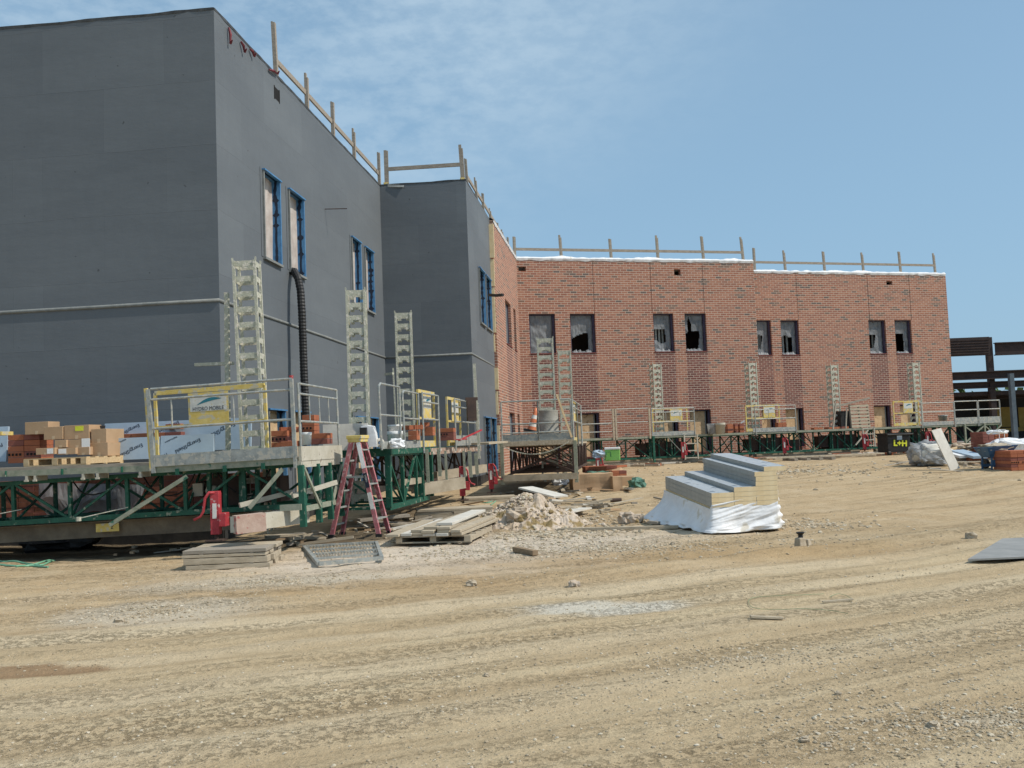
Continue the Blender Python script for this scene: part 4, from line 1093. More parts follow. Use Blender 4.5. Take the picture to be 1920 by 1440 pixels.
# sagging clear wrap in front of part of it
mb = MB(); pr = []
for k in range(25):
    t = k/24; pr.append([(-.9+2.0*t, -.03-.05*math.sin(t*9), .62-.1*t), (-.85+1.9*t, -.12-.05*math.sin(t*13), .3+.15*noise.noise(V((t*4, 0, 0)))), (-.7+1.7*t, -.08, .02+.2*abs(noise.noise(V((t*3, 2, 0)))))])
for a, b in zip(pr, pr[1:]):
    for i in range(2): mb.quad([a[i], b[i], b[i+1], a[i+1]])
mb.build('plastic_wrap', plastic, st)

# --- platform 2 along the long grey face
p2 = frame('mast_climber_platform', -2.27, 17.0, math.atan2(.989, .15), 'green-trussed work platform behind the red stepladder, with two masts', 'work platform')
truss(p2, 0, 3.0, .05, 1.4, .46, 1.42, 1.0, w_=.07); truss(p2, 3.2, 9.0, .35, 1.4, .75, 1.42, .95, m_=rust_and_shade, name='rear_truss')  # rear truss coloured dark to stand in for shade under the deck
mb = MB(); mb.b2((3.05, 0, 1.36), (9, .04, 1.5)); mb.build('mud_edge_beam', rustbeam, p2)
mb = MB(); mb.b2((-.03, -.03, 1.42), (3.04, .05, 1.52)); mb.b2((-.03, .05, 1.42), (.05, 1.5, 1.54)); mb.b2((0, .05, 1.47), (9, 1.45, 1.51)); mb.build('deck', green, p2)
for x in (0.0, 2.4, 3.2):
    mb = MB(); mb.box((x+.02, .04, .95), (.1, .1, .95)); mb.build('truss_post', green, p2)
# tall curved-corner rails
def bentrail(root, x0, x1, y, z0, h, mid=.52, toe=.13):
    mb = MB(); r = .021
    mb.tube([(x0+.06, y, z0-.02), (x0-.02, y, z0+h*.85), (x0-.01, y, z0+h*.96), (x0+.08, y, z0+h), (x1, y, z0+h), (x1, y, z0-.02)], r, 8)
    mb.tube([(x0+.02, y, z0+h*mid), (x1, y, z0+h*mid)], r*.85, 8); mb.build('guardrail', galv, root)
    mb = MB(); mb.b2((x0+.1, y-.01, z0), (x1, y+.01, z0+toe)); mb.build('toe_board', galv, root)
bentrail(p2, lx(p2, 714, 0), lx(p2, 752, 0), .0, 1.53, 1.16)
bentrail(p2, lx(p2, 757, 0), lx(p2, 786, 0), -.01, 1.53, 1.1)
ga, gb_ = lx(p2, 790, 0), lx(p2, 820, 0)
railing(p2, [(ga, -.05), (gb_, -.05)], 1.53, 1.12, (.84, .52), .02)
gate(p2, ga, gb_, .05, 1.53, 1.17, (ga+.35, ga+1.05))
ga, gb_ = lx(p2, 851, 0), lx(p2, 896, 0)
railing(p2, [(ga, -.05), (ga+(gb_-ga)*.5, -.05), (gb_, -.05)], 1.53, 1.12, (.84, .52), .02, toe=.25)
gate(p2, ga-.1, ga+(gb_-ga)*.45, .12, 1.53, 1.15, (ga+.3, ga+1.1))
mastpart(p2, lx(p2, 676, .95), .95, .4, EYE+3.12, .34, .32, .25, True, R(-81.4+4))
mastpart(p2, lx(p2, 764, .85), .85, .4, EYE+3.08, .34, .32, .25, True, R(-81.4+4))
mb = MB(); mb.bar(at(899, 860, 23.5), at(889, 682, 23.5), .07, .07, up=(0, 1, 0)); mb.build('tie_post', mastm, p2, world=True)
mb = MB(); mb.bar(at(745, 850, 20.5), at(737, 690, 20.5), .03, .03, up=(0, 1, 0)); mb.bar(at(722, 702, 20.5), at(737, 700, 20.3), .05, .05); mb.build('tie_post', mastm, p2, world=True)
# steel legs and beams under the far half, tan with mud
for (px, y0, y1, Y, w_) in ((800, 842, 905, 19.4, .06), (822, 842, 893, 20.0, .07), (835, 845, 912, 20.2, .05), (869, 845, 895, 21.0, .05), (880, 845, 895, 21.5, .08), (892, 850, 890, 22.0, .08)):
    mb = MB(); mb.bar(at(px, y0, Y), at(px+3, y1, Y), w_, w_, up=(0, 1, 0)); mb.build('support_leg', palegreen, p2, world=True)
mb = MB(); mb.bar(at(786, 918, 19.6), at(868, 905, 20.6), .16, .24); mb.build('outrigger_beam', tanbeam, p2, world=True)
mb = MB(); mb.bar(at(815, 893, 22.0), at(908, 878, 24.0), .16, .2); mb.build('outrigger_beam', tanbeam, p2, world=True)
mb = MB(); mb.bar(at(752, 905, 18.2), at(790, 900, 19.5), .1, .12); mb.build('outrigger_beam', tanbeam, p2, world=True)

# --- platform 3 in the corner
p3 = frame('mast_climber_platform', 1.52, 24.6, R(83), 'muddy work platform end with hanging chain, in the corner of the brick walls', 'work platform')
W3 = 1.85
truss(p3, .9, 8.6, .05, W3-.1, .72, 1.42, 1.0, rust_and_shade, .06)  # dark truss colour paints in the shade beneath the deck
mb = MB(); mb.b2((0, 0, 1.44), (8.7, W3, 1.5)); mb.b2((-.05, -.05, 1.46), (.02, W3+.05, 1.58)); mb.build('deck', woodold, p3)
for y in (-.08, W3+.02):
    mb = MB(); mb.bar((-.02, y, .45), (-.02, y, 1.55), .09, .09); mb.build('corner_leg', palegreen, p3)
mb = MB(); mb.bar((-.05, -.1, .62), (-.05, W3, .62), .1, .16); mb.build('cross_beam', tanbeam, p3)
mb = MB(); mb.bar((.7, -.1, .65), (1.0, W3-.1, 1.4), .06, .06); mb.bar((.7, W3, .65), (1.0, .1, 1.4), .06, .06); mb.build('cross_brace', rust_and_shade, p3)
railing(p3, [(0, W3), (0, W3*.47), (0, 0)], 1.56, 1.08, (.44, .22), .02)
mb = MB(); mb.b2((.01, 0, 1.56), (.03, W3, 1.76)); mb.build('toe_screen', galv, p3)
railing(p3, [(0, -.04), (2.2, -.04), (4.4, -.04)], 1.5, 1.12, (.84, .5), .022)
gate(p3, .9, 3.4, .04, 1.5, 1.15, (1.4, 2.3))
mastpart(p3, 4.0, .95, .4, EYE+3.16, .46, .34, .265, True, R(-83))
mastpart(p3, 6.8, .55, .4, EYE+3.02, .40, .32, .265, True, R(-83))
# chain with individual links
mb = MB(); a = at(934, 832, 24.45); b = at(1066, 828, 24.45); n = 62
for k in range(n):
    t = (k+.5)/n; c = a.lerp(b, t)-V((0, 0, .30*(1-(2*t-1)**2))); sl_ = math.atan2((b-a).z/(b-a).x*1.0+1.20*(2*t-1)/1.85, 1)
    M_ = Matrix.Rotation(-sl_, 3, 'Y') @ Matrix.Rotation(R(90)*(k % 2), 3, 'X')
    pts = [c + M_ @ V((math.cos(q)*.024, math.sin(q)*.013, 0)) for q in [2*math.pi*i/8 for i in range(9)]]
    mb.tube(pts, .005, 4, cap=False)
mb.build('chain', mastm, p3, world=True)

# --- platforms along the far brick wall
RZ4 = math.atan(.25)
p4 = frame('mast_climber_platform', 2.86, 38.76, RZ4, 'green work platform with ladder and yellow gate, at the left of the far brick wall', 'work platform')
p5 = frame('mast_climber_platform', 2.86, 38.76, RZ4, 'middle work platform of the far brick wall carrying a pallet and a tilted frame', 'work platform')
p6 = frame('mast_climber_platform', 2.86, 38.76, RZ4, 'work platform at the right end, running past the brick corner', 'work platform')
L4x = lambda px, y=0: lx(p4, px, y)
ZD = 1.60
def far_section(root, px0, px1, toe=False):
    a, b = L4x(px0), L4x(px1)
    truss(root, a, b, .3, 1.35, .68, 1.5, 1.0, w_=.06)
    mb = MB(); mb.b2((a, 0, ZD-.09), (b, 1.5, ZD)); mb.build('deck', palegreen, root)
    if toe: mb = MB(); mb.b2((a, -.02, ZD-.01), (b, .01, ZD+.17)); mb.build('toe_board', galv, root)
far_section(p4, 1086, 1222); far_section(p4, 1223, 1304, True); far_section(p4, 1305, 1411)
far_section(p5, 1412, 1494, True); far_section(p5, 1495, 1636)
far_section(p6, 1637, 1729); far_section(p6, 1730, 1788, True); far_section(p6, 1789, 1878)
def farmast(root, px, pyt):
    x = L4x(px, 1.1); p = MAT['mast_climber_platform'].to_3x3() if 0 else None
    wp = MAT[root.name] @ V((x, 1.1, 0)); zt_ = at(px, pyt, wp.y).z
    mastpart(root, x, 1.1, .5, zt_, .36, .36, .25, True, R(2))
def shade_drive(root, px):
    x = L4x(px, .9); mb = MB(); mb.box((x+.1, 1.0, .95), (1.3, .9, .75)); mb.box((x-.9, .9, 1.05), (.5, .5, .5)); mb.box((x+1.1, .8, .9), (.5, .4, .6)); mb.build('drive_unit', rust_and_shade, root)  # dark boxes added to fill in the shade behind the far truss
    for k in range(5): mb = MB(); xx = x-.7+k*.36; mb.bar((xx, .45, .7), (xx+.03, .45, 1.5), .06, .06); mb.build('mast_guide', green, root)
shade_drive(p4, 1240); shade_drive(p5, 1440); shade_drive(p5, 1570); shade_drive(p6, 1722)
farmast(p4, 1235, 683); farmast(p5, 1414, 681); farmast(p5, 1567, 685); farmast(p6, 1720, 681)
railing(p4, [(L4x(1092), 0), (L4x(1151), 0)], ZD, 1.15, (.52, .22), .02)
railing(p4, [(L4x(1155), 0), (L4x(1220), 0)], ZD, 1.18, (.52,), .02)
for px in (1151, 1156, 1219):
    mb = MB(); mb.bar((L4x(px), -.02, ZD-.1), (L4x(px), -.02, ZD+1.2), .07, .05, up=(0, 1, 0)); mb.build('wood_post', woodold, p4)
railing(p4, [(L4x(1223), -.02), (L4x(1303), -.02)], ZD, 1.15, (.86, .5), .022, pickets=.5)
gate(p4, L4x(1236), L4x(1301), .6, ZD+.03, 1.13, (L4x(1258, .6), L4x(1281, .6)))
mb = MB()
for px in (1281, 1305): mb.bar((L4x(px), -.1, .55), (L4x(px), -.1, ZD), .05, .05)
for k in range(4): mb.bar((L4x(1281), -.1, .62+k*.3), (L4x(1305), -.1, .62+k*.3), .03, .04)
mb.build('access_ladder', cream, p4)
mb = MB(); mb.bar((L4x(1224), -.05, .45), (L4x(1224), -.05, ZD), .09, .09, up=(0, 1, 0)); mb.build('corner_leg', green, p4)
mb = MB(); mb.bar((L4x(1252), -.05, 1.5), (L4x(1275), -.15, .85), .12, .02); mb.build('gangway_step', galv, p4)
railing(p5, [(L4x(1417), -.02), (L4x(1493), -.02)], ZD, 1.12, (.86, .5), .02, pickets=.5)
gate(p5, L4x(1413), L4x(1476), .6, ZD+.03, 1.13, (L4x(1433, .6), L4x(1455, .6)))
mb = MB()
for px in (1615, 1636): mb.bar((L4x(px), -.1, .75), (L4x(px), -.1, ZD), .045, .05)
for k in range(4): mb.bar((L4x(1615), -.1, .8+k*.26), (L4x(1636), -.1, .8+k*.26), .03, .04)
mb.bar((L4x(1600), -.1, .85), (L4x(1625), -.1, 1.5), .05, .05); mb.build('access_ladder', cream, p5)
gate(p6, L4x(1680), L4x(1727), .1, ZD+.03, 1.1, (L4x(1698), L4x(1716)))
railing(p6, [(L4x(1729), -.02), (L4x(1790), -.02)], ZD, 1.02, (.6,), .022)
railing(p6, [(L4x(1791), -.02), (L4x(1834), -.02)], ZD, 1.05, (.62,), .024, toe=.3)
railing(p6, [(L4x(1836), -.02), (L4x(1876), -.02)], ZD, 1.05, (.62,), .024, toe=.3)
for (a, b) in ((1807, 1844), (1844, 1876)):
    mb = MB(); mb.bar((L4x(a), -.05, .75), (L4x(b), -.05, ZD-.1), .05, .05); mb.bar((L4x(b), -.05, .75), (L4x(a), -.05, ZD-.1), .05, .05)
    mb.bar((L4x(a), -.06, .72), (L4x(a), -.06, ZD), .07, .07); mb.build('cross_brace', palegreen, p6)
for (root, a, b) in ((p4, 1105, 1400), (p5, 1425, 1620), (p6, 1650, 1760)):
    mb = MB(); mb.b2((L4x(a), .4, .42), (L4x(b), .6, .64)); mb.build('base_beam', tanbeam, root)

# --- jacks and cribs
c1, h1 = crib(345, 1071, 1.12, .95, [(4, .07, True), (4, .09, True), (4, .05, True), (2, .06, True)], 'thick crib of weathered planks under the nearest red jack', R(2), grp=None)
jack(400, 1030, 0, 'large red screw jack with curved crank, standing on the nearest crib', .74, 0, G(400, 1050)+V((.02, .1, h1)))
c2, h2 = crib(778, 976, 1.6, .7, [(3, .1, True), (2, .06, False), (3, .06, True)], 'low muddy timber crib left of the dirt pile, under a red jack', R(3))
jack(868, 955, 0, 'red screw jack with white streaks and looping crank, middle of the yard', .80, 0, G(868, 957)+V((.0, .15, h2)), -1)
c3, h3 = crib(872, 945, 1.3, .7, [(3, .08, True), (3, .07, True)], 'crib of old planks directly left of the dirt pile top', R(5))
jack(921, 925, 0, 'red screw jack in shadow beside the chained platform', .78, 0, G(922, 935)+V((0, .2, .14)), -1)
jack(1123, 890, 0, 'red screw jack next to the green cooler', .72, 0, G(1122, 893)+V((0, 0, .0)), -1)
for (px, py, lb) in ((1279, 866, 'small red jack at the foot of the ladder, far brick wall'), (1469, 851, 'small red jack above the long planks by the far wall'), (1619, 849, 'small red jack just left of the black dumpster'), (1737, 846, 'small red jack behind the leaning white board')):
    p = MAT[p4.name] @ V((L4x(px, -.6), -.6, 0)); p = V((p.x, p.y, gz(p.x, p.y)+.12)); jack(0, 0, 0, lb, .78, 0, p, -1)

# ------------------------------------------------------------------ goods on the platforms
RZ1 = R(-6.2)
def carton(px0, px1, py0, py1, Y, label, dep=.32, rz=-.12, label_paper=None, name='cardboard_box', side=.25):
    a, b = at(px0, (py0+py1)/2, Y), at(px1, (py0+py1)/2, Y); zb_ = at((px0+px1)/2, py1, Y).z; zt_ = at((px0+px1)/2, py0, Y).z
    w_ = (b-a).length; h_ = zt_-zb_
    t = thing(name, ((a.x+b.x)/2, Y+dep/2, zb_), label, 'box', rz, 'cardboard boxes on the left deck')
    mb = MB(); mb.b2((-w_/2, -dep/2, 0), (w_/2, dep/2, h_)); mb.build('carton', card, t, bevel=.004)
    mb = MB(); mb.b2((-.025, -dep/2-.0015, 0), (.025, -dep/2-.0005, h_*.28)); mb.build('tape', tapem, t)
    if label_paper:
        u0, u1, v0, v1, m_ = label_paper
        mb = MB(); mb.b2((-w_/2+w_*u0, -dep/2-.004, h_*v0), (-w_/2+w_*u1, -dep/2-.001, h_*v1)); mb.build('paper_label', m_, t)
    mb = MB()
    for k in range(2): mb.b2((-w_*.28, -dep/2-.0014, h_*(.62+.1*k)), (-w_*.28+w_*(.4-.15*k), -dep/2-.0004, h_*(.62+.1*k)+.008))
    return t
tapem = mat('brown_tape', (.52, .38, .24), (.58, .44, .28), 4, .5)
def palletx(root_label, loc, rz, Lx=1.1, Ly=.95, h=.12, m_=None, grp=None):
    t = thing('wooden_pallet', loc, root_label, 'pallet', rz, grp); m_ = m_ or woodnew
    for i in range(3):
        mb = MB(); x = -Lx/2+.05+i*(Lx-.1)/2; mb.b2((x-.05, -Ly/2, .018), (x+.05, Ly/2, h-.018)); mb.build('stringer', m_, t)
    for z in (0, h-.018):
        for i in range(5 if z else 3):
            n = 4 if z else 2; y = -Ly/2+.05+i*(Ly-.1)/n; mb = MB(); mb.b2((-Lx/2, y-.045, z), (Lx/2, y+.045, z+.018)); mb.build('slat', m_, t)
    return t
pc = at(140, 866, 15.0); pc.z = 1.468
palletx('new wooden pallet under cardboard boxes on the left deck', pc, R(-14), 1.15, .9, .125)
zb = pc.z+.125
bx = [
 (47, 95, 791, 814, 15.35, 'topmost plain carton, leftmost of the heap on the pallet', .3, None),
 (83, 122, 800, 824, 15.1, 'plain carton beside the one with the yellow sticker, to its left', .3, None),
 (121, 172, 797, 823, 15.05, 'tall carton with a bright yellow sticker', .34, (.45, .78, .58, .92, neon)),
 (174, 205, 804, 830, 15.0, 'upper plain carton at the right end of the heap', .5, None),
 (172, 208, 830, 855, 14.98, 'lower plain carton at the right end of the heap', .5, None),
 (104, 128, 825, 839, 14.95, 'small carton in the middle row, left one of two', .3, None),
 (128, 166, 824, 839, 14.95, 'wider carton in the middle row with a sheet of paper over its corner', .3, (.76, 1.2, -.9, 1.1, whitep)),
 (68, 107, 840, 852, 14.9, 'flat carton at the bottom left with a white shipping label', .3, (.6, .92, .1, .9, whitep)),
 (108, 146, 840, 852, 14.9, 'flat carton at the bottom middle with a white shipping label', .3, (.08, .5, .15, .9, whitep)),
 (146, 171, 838, 853, 14.92, 'flat carton at the bottom right, unlabelled', .3, None)]
for b_ in bx: carton(*b_[:6], dep=b_[6], label_paper=b_[7], rz=-.16)
mb = MB(); q = at(182, 802, 15.4); mb.lathe(q-V((0, 0, .02)), [(0, 0), (.12, 0), (.13, .05), (.05, .055), (.05, .0)], 20); single(mb, 'cable_coil', blackp, q, 'black coil lying on top of the rear cartons', 'coil', world=True)
def bricks(px0, px1, py0, py1, Y, label, dep=.35, z=None, rz=RZ1, group=None, loose=0, m_=None):
    a, b = at(px0, (py0+py1)/2, Y), at(px1, (py0+py1)/2, Y); zb_ = at((px0+px1)/2, py1, Y).z if z is None else z; zt_ = at((px0+px1)/2, py0, Y).z
    w_ = (b-a).length; t = thing('brick_stack', (a.x, Y, zb_), label, 'brick stack', rz, group)
    brickpile(t, 0, w_, 0, dep, 0, max(.1, zt_-zb_), m_)
    for k in range(loose):
        mb = MB(); mb.box((w_*rnd.random(), dep*.5, zt_-zb_+.05), (.29, .1, .09), rnd.uniform(-.5, .5)); mb.build('loose_brick', clay, t, bevel=.003)
    return t
bricks(14, 78, 817, 868, 15.55, 'orange brick stack behind the cardboard boxes on the left deck', .4)
bricks(215, 345, 807, 822, 16.2, 'low row of bricks between the blue insulation boards', .2, loose=1)
bricks(508, 540, 812, 840, 15.2, 'orange brick stack behind the nearest guardrail', .35, loose=2)
bricks(526, 556, 822, 838, 14.9, 'low half of the brick stack right of the mast foot', .3)
bricks(583, 615, 815, 833, 15.9, 'bricks beside the white bucket on the nearest platform', .3)
bricks(566, 590, 782, 818, 16.6, 'taller brick stack behind the white bucket', .3)
bricks(765, 782, 806, 825, 18.6, 'jumbled orange bricks behind the silver bent guardrail', .3, loose=4)
bricks(787, 812, 800, 817, 20.2, 'bricks seen through the second yellow gate', .3, loose=1)
bricks(820, 851, 806, 826, 21.5, 'brick stack between the two small gates', .35)
def bucket(px, py, Y, label, h=.36, r=.15, m_=None):
    p = at(px, py, Y); t = thing('bucket', p, label, 'bucket')
    mb = MB(); mb.lathe((0, 0, 0), [(0, 0), (r*.86, 0), (r*.93, h*.78), (r*1.03, h*.8), (r*1.0, h*.86), (r*1.04, h*.98), (r, h), (r*.93, h), (r*.8, .04), (0, .03)], 22); mb.build('pail', m_ or whitep, t, True)
    mb = MB(); mb.tube([(r*math.cos(q), -.01-r*.6*math.sin(q), h*.84-r*.9*math.sin(q)) for q in [math.pi*i/10 for i in range(11)]], .004, 5); mb.build('handle', galv, t)
    return t
bucket(575, 834, 15.0, 'white bucket with blue print beside orange bricks', .2, .085)
bucket(741, 838, 17.9, 'lower white bucket behind the bent guardrail', .3, .15)
bucket(741, 812, 17.95, 'upper white bucket stacked inside another', .16, .14)
bucket(1336, 814, 40.0, 'grey bucket on the far platform, left of the tan pail', .45, .22, plastic)
bucket(1351, 814, 39.8, 'tan pail on the far platform', .48, .22, cream)
bucket(1768, 789, 45.5, 'grey upturned tub on the far right platform', .28, .22, galv)
# insulation boards with their printing (upside down as in the yard)
def board(px0, px1, py0l, py1, Y, label, txt, m_=paleblue, th=.05, lean=.1, tsize=.082):
    a, b = at(px0, py1, Y), at(px1, py1, Y); w_ = (b-a).length; zt_ = at(px0, py0l, Y).z; h_ = zt_-a.z
    t = thing('insulation_board', a, label, 'insulation board', RZ1, 'printed insulation boards', rx=-lean)
    mb = MB(); mb.b2((0, 0, 0), (w_, th, h_)); mb.build('panel', [m_], t)
    for (u, v_, s_, k) in txt:
        text('printed_name', s_, tsize*k, ink, t, upright(w_*u, -.002, h_*v_, R(180+24)))
    return t
board(206, 300, 822, 863, 15.3, 'pale blue insulation board with dark slanted print, left one in front', [(.42, .40, 'EnergyShield', 1.1), (.20, .82, 'Wall Insulation', .45)])
board(300, 404, 817, 860, 15.25, 'pale blue insulation board ending behind the mast, right one in front', [(.52, .52, 'EnergyShield', 1.1), (.08, .14, 'Pro', .9), (.2, .82, 'Wall Insulation', .45)])
board(194, 480, 794, 852, 16.35, 'long insulation board leaning on the grey wall behind the others', [(.17, .75, 'EnergyShield', 1.0), (.44, .80, 'EnergyShield', 1.0), (.80, .62, 'EnergyShield', 1.3)])
board(-60, 16, 802, 868, 15.9, 'insulation board cut by the left frame edge, reading Pro', [(.80, .45, 'Pro', 1.1)])
p = at(0, 813, 15.2); mb = MB(); mb.box(p, (.26, .3, .06), -.1); single(mb, 'spirit_level', yellow, p, 'yellow tool end at the left edge on the boards', 'tool', world=True)
# concrete-grey board and membrane rolls on platform 2
p = at(606, 846, 16.55); q = at(690, 846, 16.55); mb = MB(); mb.b2((0, 0, 0), ((q-p).length, .04, .47))
single(mb, 'mortar_board', dirtyw, p, 'pale dirty mortar board standing behind the stepladder top', 'board', rx=-.06)
mb = MB(); prof = [(676, 800), (684, 797), (699, 800), (703, 812), (707, 838), (692, 838), (684, 815)]; fr_ = [at(x, y, 16.4) for x, y in prof]; bk_ = [at(x+4, y-1, 17.1) for x, y in prof]
mb.quad(fr_); mb.quad(list(reversed(bk_)))
for i in range(len(prof)): mb.quad([fr_[(i+1) % 7], fr_[i], bk_[i], bk_[(i+1) % 7]])
single(mb, 'membrane_bag', wrap, fr_[5], 'slumped white membrane bag next to the stepladder cap', 'bag', world=True)
p = at(690, 840, 16.3); mb = MB(); mb.box(p+V((-.07, 0, .18)), (.12, .1, .36)); single(mb, 'roll_end', blackp, p, 'black roll standing beside the slumped white bag', 'roll', world=True)
p = at(712, 830, 16.6); mb = MB()
R_ = [(.032, 0), (.082, 0), (.085, .9), (.03, .9), (.032, 0)]
mb.lathe(p, R_, 20, M=Matrix.Rotation(R(-90), 3, 'X') @ Matrix.Rotation(R(-8), 3, 'Y'))
single(mb, 'membrane_roll', dirtyw, p, 'rolled membrane with dark hollow core, lying end on', 'roll', world=True, smooth_=True)
mb = MB(); c = at(745, 838, 16.9)
def lump(mb, c, rx, ry, rz_, seed, n=16, m_=10, amp=.25, fr=2.2, flat=0):
    c = V(c); i0 = len(mb.v)
    for j in range(m_+1):
        ph = math.pi*j/m_
        for i in range(n):
            th = 2*math.pi*i/n; d = V((math.sin(ph)*math.cos(th), math.sin(ph)*math.sin(th), math.cos(ph)))
            sq = V([math.copysign(abs(x)**.7, x) for x in d]); k = 1+amp*noise.noise(d*fr+V((seed, seed, 0)))+amp*.4*noise.noise(d*fr*3+V((seed, 0, seed)))
            p = V((sq.x*rx*k, sq.y*ry*k, sq.z*rz_*k)); p.z = max(p.z, -rz_*.85); mb.v.append(c+p)
    for j in range(m_):
        for i in range(n):
            a = i0+j*n+i; b = i0+j*n+(i+1) % n; mb.f.append((a, a+n, b+n, b)); mb.mi.append(0)
lump(mb, c+V((0, 0, .06)), .13, .1, .08, 3, amp=.6); single(mb, 'plastic_bag', wrap, c, 'crumpled white bag at the foot of the bent guardrail', 'bag', world=True)
# drum, cone and pole on platform 3
p = at(1028, 829, 25.4); t = thing('mortar_drum', p, 'grey mortar drum behind the corner platform rail', 'drum'); r = .30
mb = MB(); mb.lathe((0, 0, 0), [(0, 0), (r*.98, 0), (r, .02), (r, .27), (r*1.03, .29), (r, .31), (r, .56), (r*1.03, .58), (r, .60), (r, .84), (r*1.04, .86), (r*.95, .86), (r*.93, .2), (0, .2)], 28); mb.build('drum_body', galvd := mat('cement_splashed_drum', (.24, .235, .21), (.37, .36, .325), 4, .8, bump=.3), t, True)
p = at(996, 810, 25.0); t = thing('traffic_cone', p, 'faded orange and white cone leaning on the corner platform', 'traffic cone', 0, None, ry=R(14))
mb = MB(); mb.box((0, 0, .03), (.42, .42, .06)); mb.build('cone_base', blackp, t, bevel=.01)
mb = MB(); H = .62
pf = [(.12, .06), (.105, .15), (.09, .25), (.075, .36), (.062, .46), (.05, .54), (.03, .66), (0, .665)]
mb.lathe((0, 0, 0), pf, 20, mfn=lambda k: 1 if k in (1, 3) else 0)
mb.build('cone_body', [orange, cone_w], t, True)
mb = MB(); mb.bar(at(1044, 740, 24.3), at(1072, 820, 24.0), .05, .05, up=(0, 1, 0)); single(mb, 'wooden_pole', woodnew, at(1072, 820, 24), 'thin wooden pole leaning outside the corner platform rail', 'pole', world=True)
p = at(862, 830, 22); mb = MB(); mb.bar(at(860, 826, 22), at(903, 806, 22.6), .035, .035); mb.box(at(862, 824, 22), (.3, .25, .03), .3); single(mb, 'shovel', red, p, 'shovel with dark red handle lying on the far part of the platform', 'shovel', world=True)
p = at(884, 800, 23); mb = MB(); mb.box(at(884, 770, 23), (.22, .2, .5), .2); mb.box(at(884, 748, 23), (.3, .06, .08), .2); single(mb, 'mixer_head', rust_and_shade, p, 'dark upright motor housing on the far part of the platform', 'machine', world=True)
mb = MB(); mb.bar(at(900, 832, 23.5), at(936, 829, 24.5), .5, .05); single(mb, 'scaffold_plank', woodold, at(918, 830, 24), 'plank bridging to the corner platform', 'plank', world=True)
# pallet, tilted frame and bricks on far platforms
def f4(px, y, z): 
    return MAT[p4.name] @ V((L4x(px, y), y, z))
p = f4(1614, .5, ZD); t = thing('wooden_pallet', p, 'grey pallet standing on its edge on the far middle platform', 'pallet', RZ4, None, rx=-.08)
for k in range(7): mb = MB(); mb.b2((-.48, -.06, .03+k*.155), (.48, -.04, .03+k*.155+.1)); mb.build('slat', woodold, t)
for x in (-.46, 0, .46): mb = MB(); mb.b2((x-.02, -.04, 0), (x+.02, .06, 1.08)); mb.build('stringer', woodgrey, t)
mb = MB(); mb.bar(f4(1562, .3, ZD), f4(1570, .5, ZD+1.15), .04, .09); mb.bar(f4(1586, .3, ZD), f4(1590, .5, ZD+.9), .04, .09); mb.bar(f4(1568, .5, ZD+1.0), f4(1634, .5, ZD+1.35), .05, .08)
single(mb, 'leaning_lumber', woodgrey, f4(1575, .3, ZD), 'tilted dark timber frame left of the standing pallet', 'frame', world=True)
mb = MB(); mb.box(f4(1581, .9, ZD+.4), (.5, .5, .8), RZ4); single(mb, 'covered_crate', blackp, f4(1581, .9, ZD), 'black covered crate between the frame and the standing pallet', 'crate', world=True)
for (a, b, h_, lb) in ((1365, 1376, .42, 'clay bricks in three upright stacks, left of the second far mast'), (1379, 1385, .36, 'narrow middle stack of clay bricks on the far platform'), (1388, 1396, .4, 'right stack of clay bricks on the far platform'), (1460, 1476, .42, 'dark bricks behind the second far gate'), (1527, 1543, .12, 'low white-topped blocks left of the third far mast'), (1552, 1592, .1, 'dark bricks laid flat at the foot of the tilted frame')):
    pa, pb_ = f4(a, .5, ZD), f4(b, .5, ZD); t = thing('brick_stack', pa, lb, 'brick stack', RZ4); brickpile(t, 0, (pb_-pa).length, 0, .3, 0, h_, bl=.2)
mb = MB(); mb.bar(f4(1390, .3, ZD+.42), f4(1397, .3, ZD+.5), .05, .05); single(mb, 'white_block', whitep, f4(1393, .3, ZD), 'small white scrap on the right far brick stack', 'scrap', world=True)

# ------------------------------------------------------------------ stepladder
lp = (G(628, 1009)+G(718, 996))/2
lp = at(676, 1004, 15.7); t = thing('stepladder', (lp.x, lp.y, lp.z), 'red fibreglass stepladder with yellow cap standing open in the yard', 'ladder', -.22)
HL, SL, WB, WT = 1.62, .42, .25, .14
def lr(side, far, z):
    k = z/HL; w_ = WB+(WT-WB)*k if side > 0 else WB*.95+(WT-WB*.95)*k
    return V((side*(SL*(1-k)+.05*k), w_ if far else -w_, z))
for side in (-1, 1):
    for far in (0, 1):
        mb = MB(); a, b = lr(side, far, 0), lr(side, far, HL)
        mb.bar(a, b, .02, .07, up=(1, 0, 0)); d_ = V((0, .018 if not far else -.018, 0))
        for e in (-.03, .03): mb.bar(a+V((e, 0, 0))+d_, b+V((e, 0, 0))+d_, .036, .012, up=(1, 0, 0))
        mb.build('rail', redrail, t)
        mb = MB(); mb.box(a+V((0, 0, .02)), (.1, .05, .05)); mb.build('foot', blackp, t)
for k in range(1, 6):
    z = k*.285; a, b = lr(1, 0, z), lr(1, 1, z); mb = MB(); mb.bar(a, b, .085, .022); mb.build('step', galv, t)
for z in (.2, .48, .75, 1.0, 1.25):
    a, b = lr(-1, 0, z), lr(-1, 1, z); mb = MB(); mb.bar(a, b, .02, .03); mb.build('rear_brace', galv, t)
mb = MB(); mb.bar(lr(-1, 0, .98), lr(1, 0, .98), .015, .03); mb.bar(lr(-1, 1, .98), lr(1, 1, .98), .015, .03); mb.build('spreader', galv, t)
mb = MB(); mb.box((0, 0, HL+.02), (.27, .36, .06)); mb.box((0, 0, HL-.03), (.24, .33, .07)); mb.build('top_cap', yellow, t, bevel=.01)
mb = MB(); d_ = V((.0, -.012, 0))
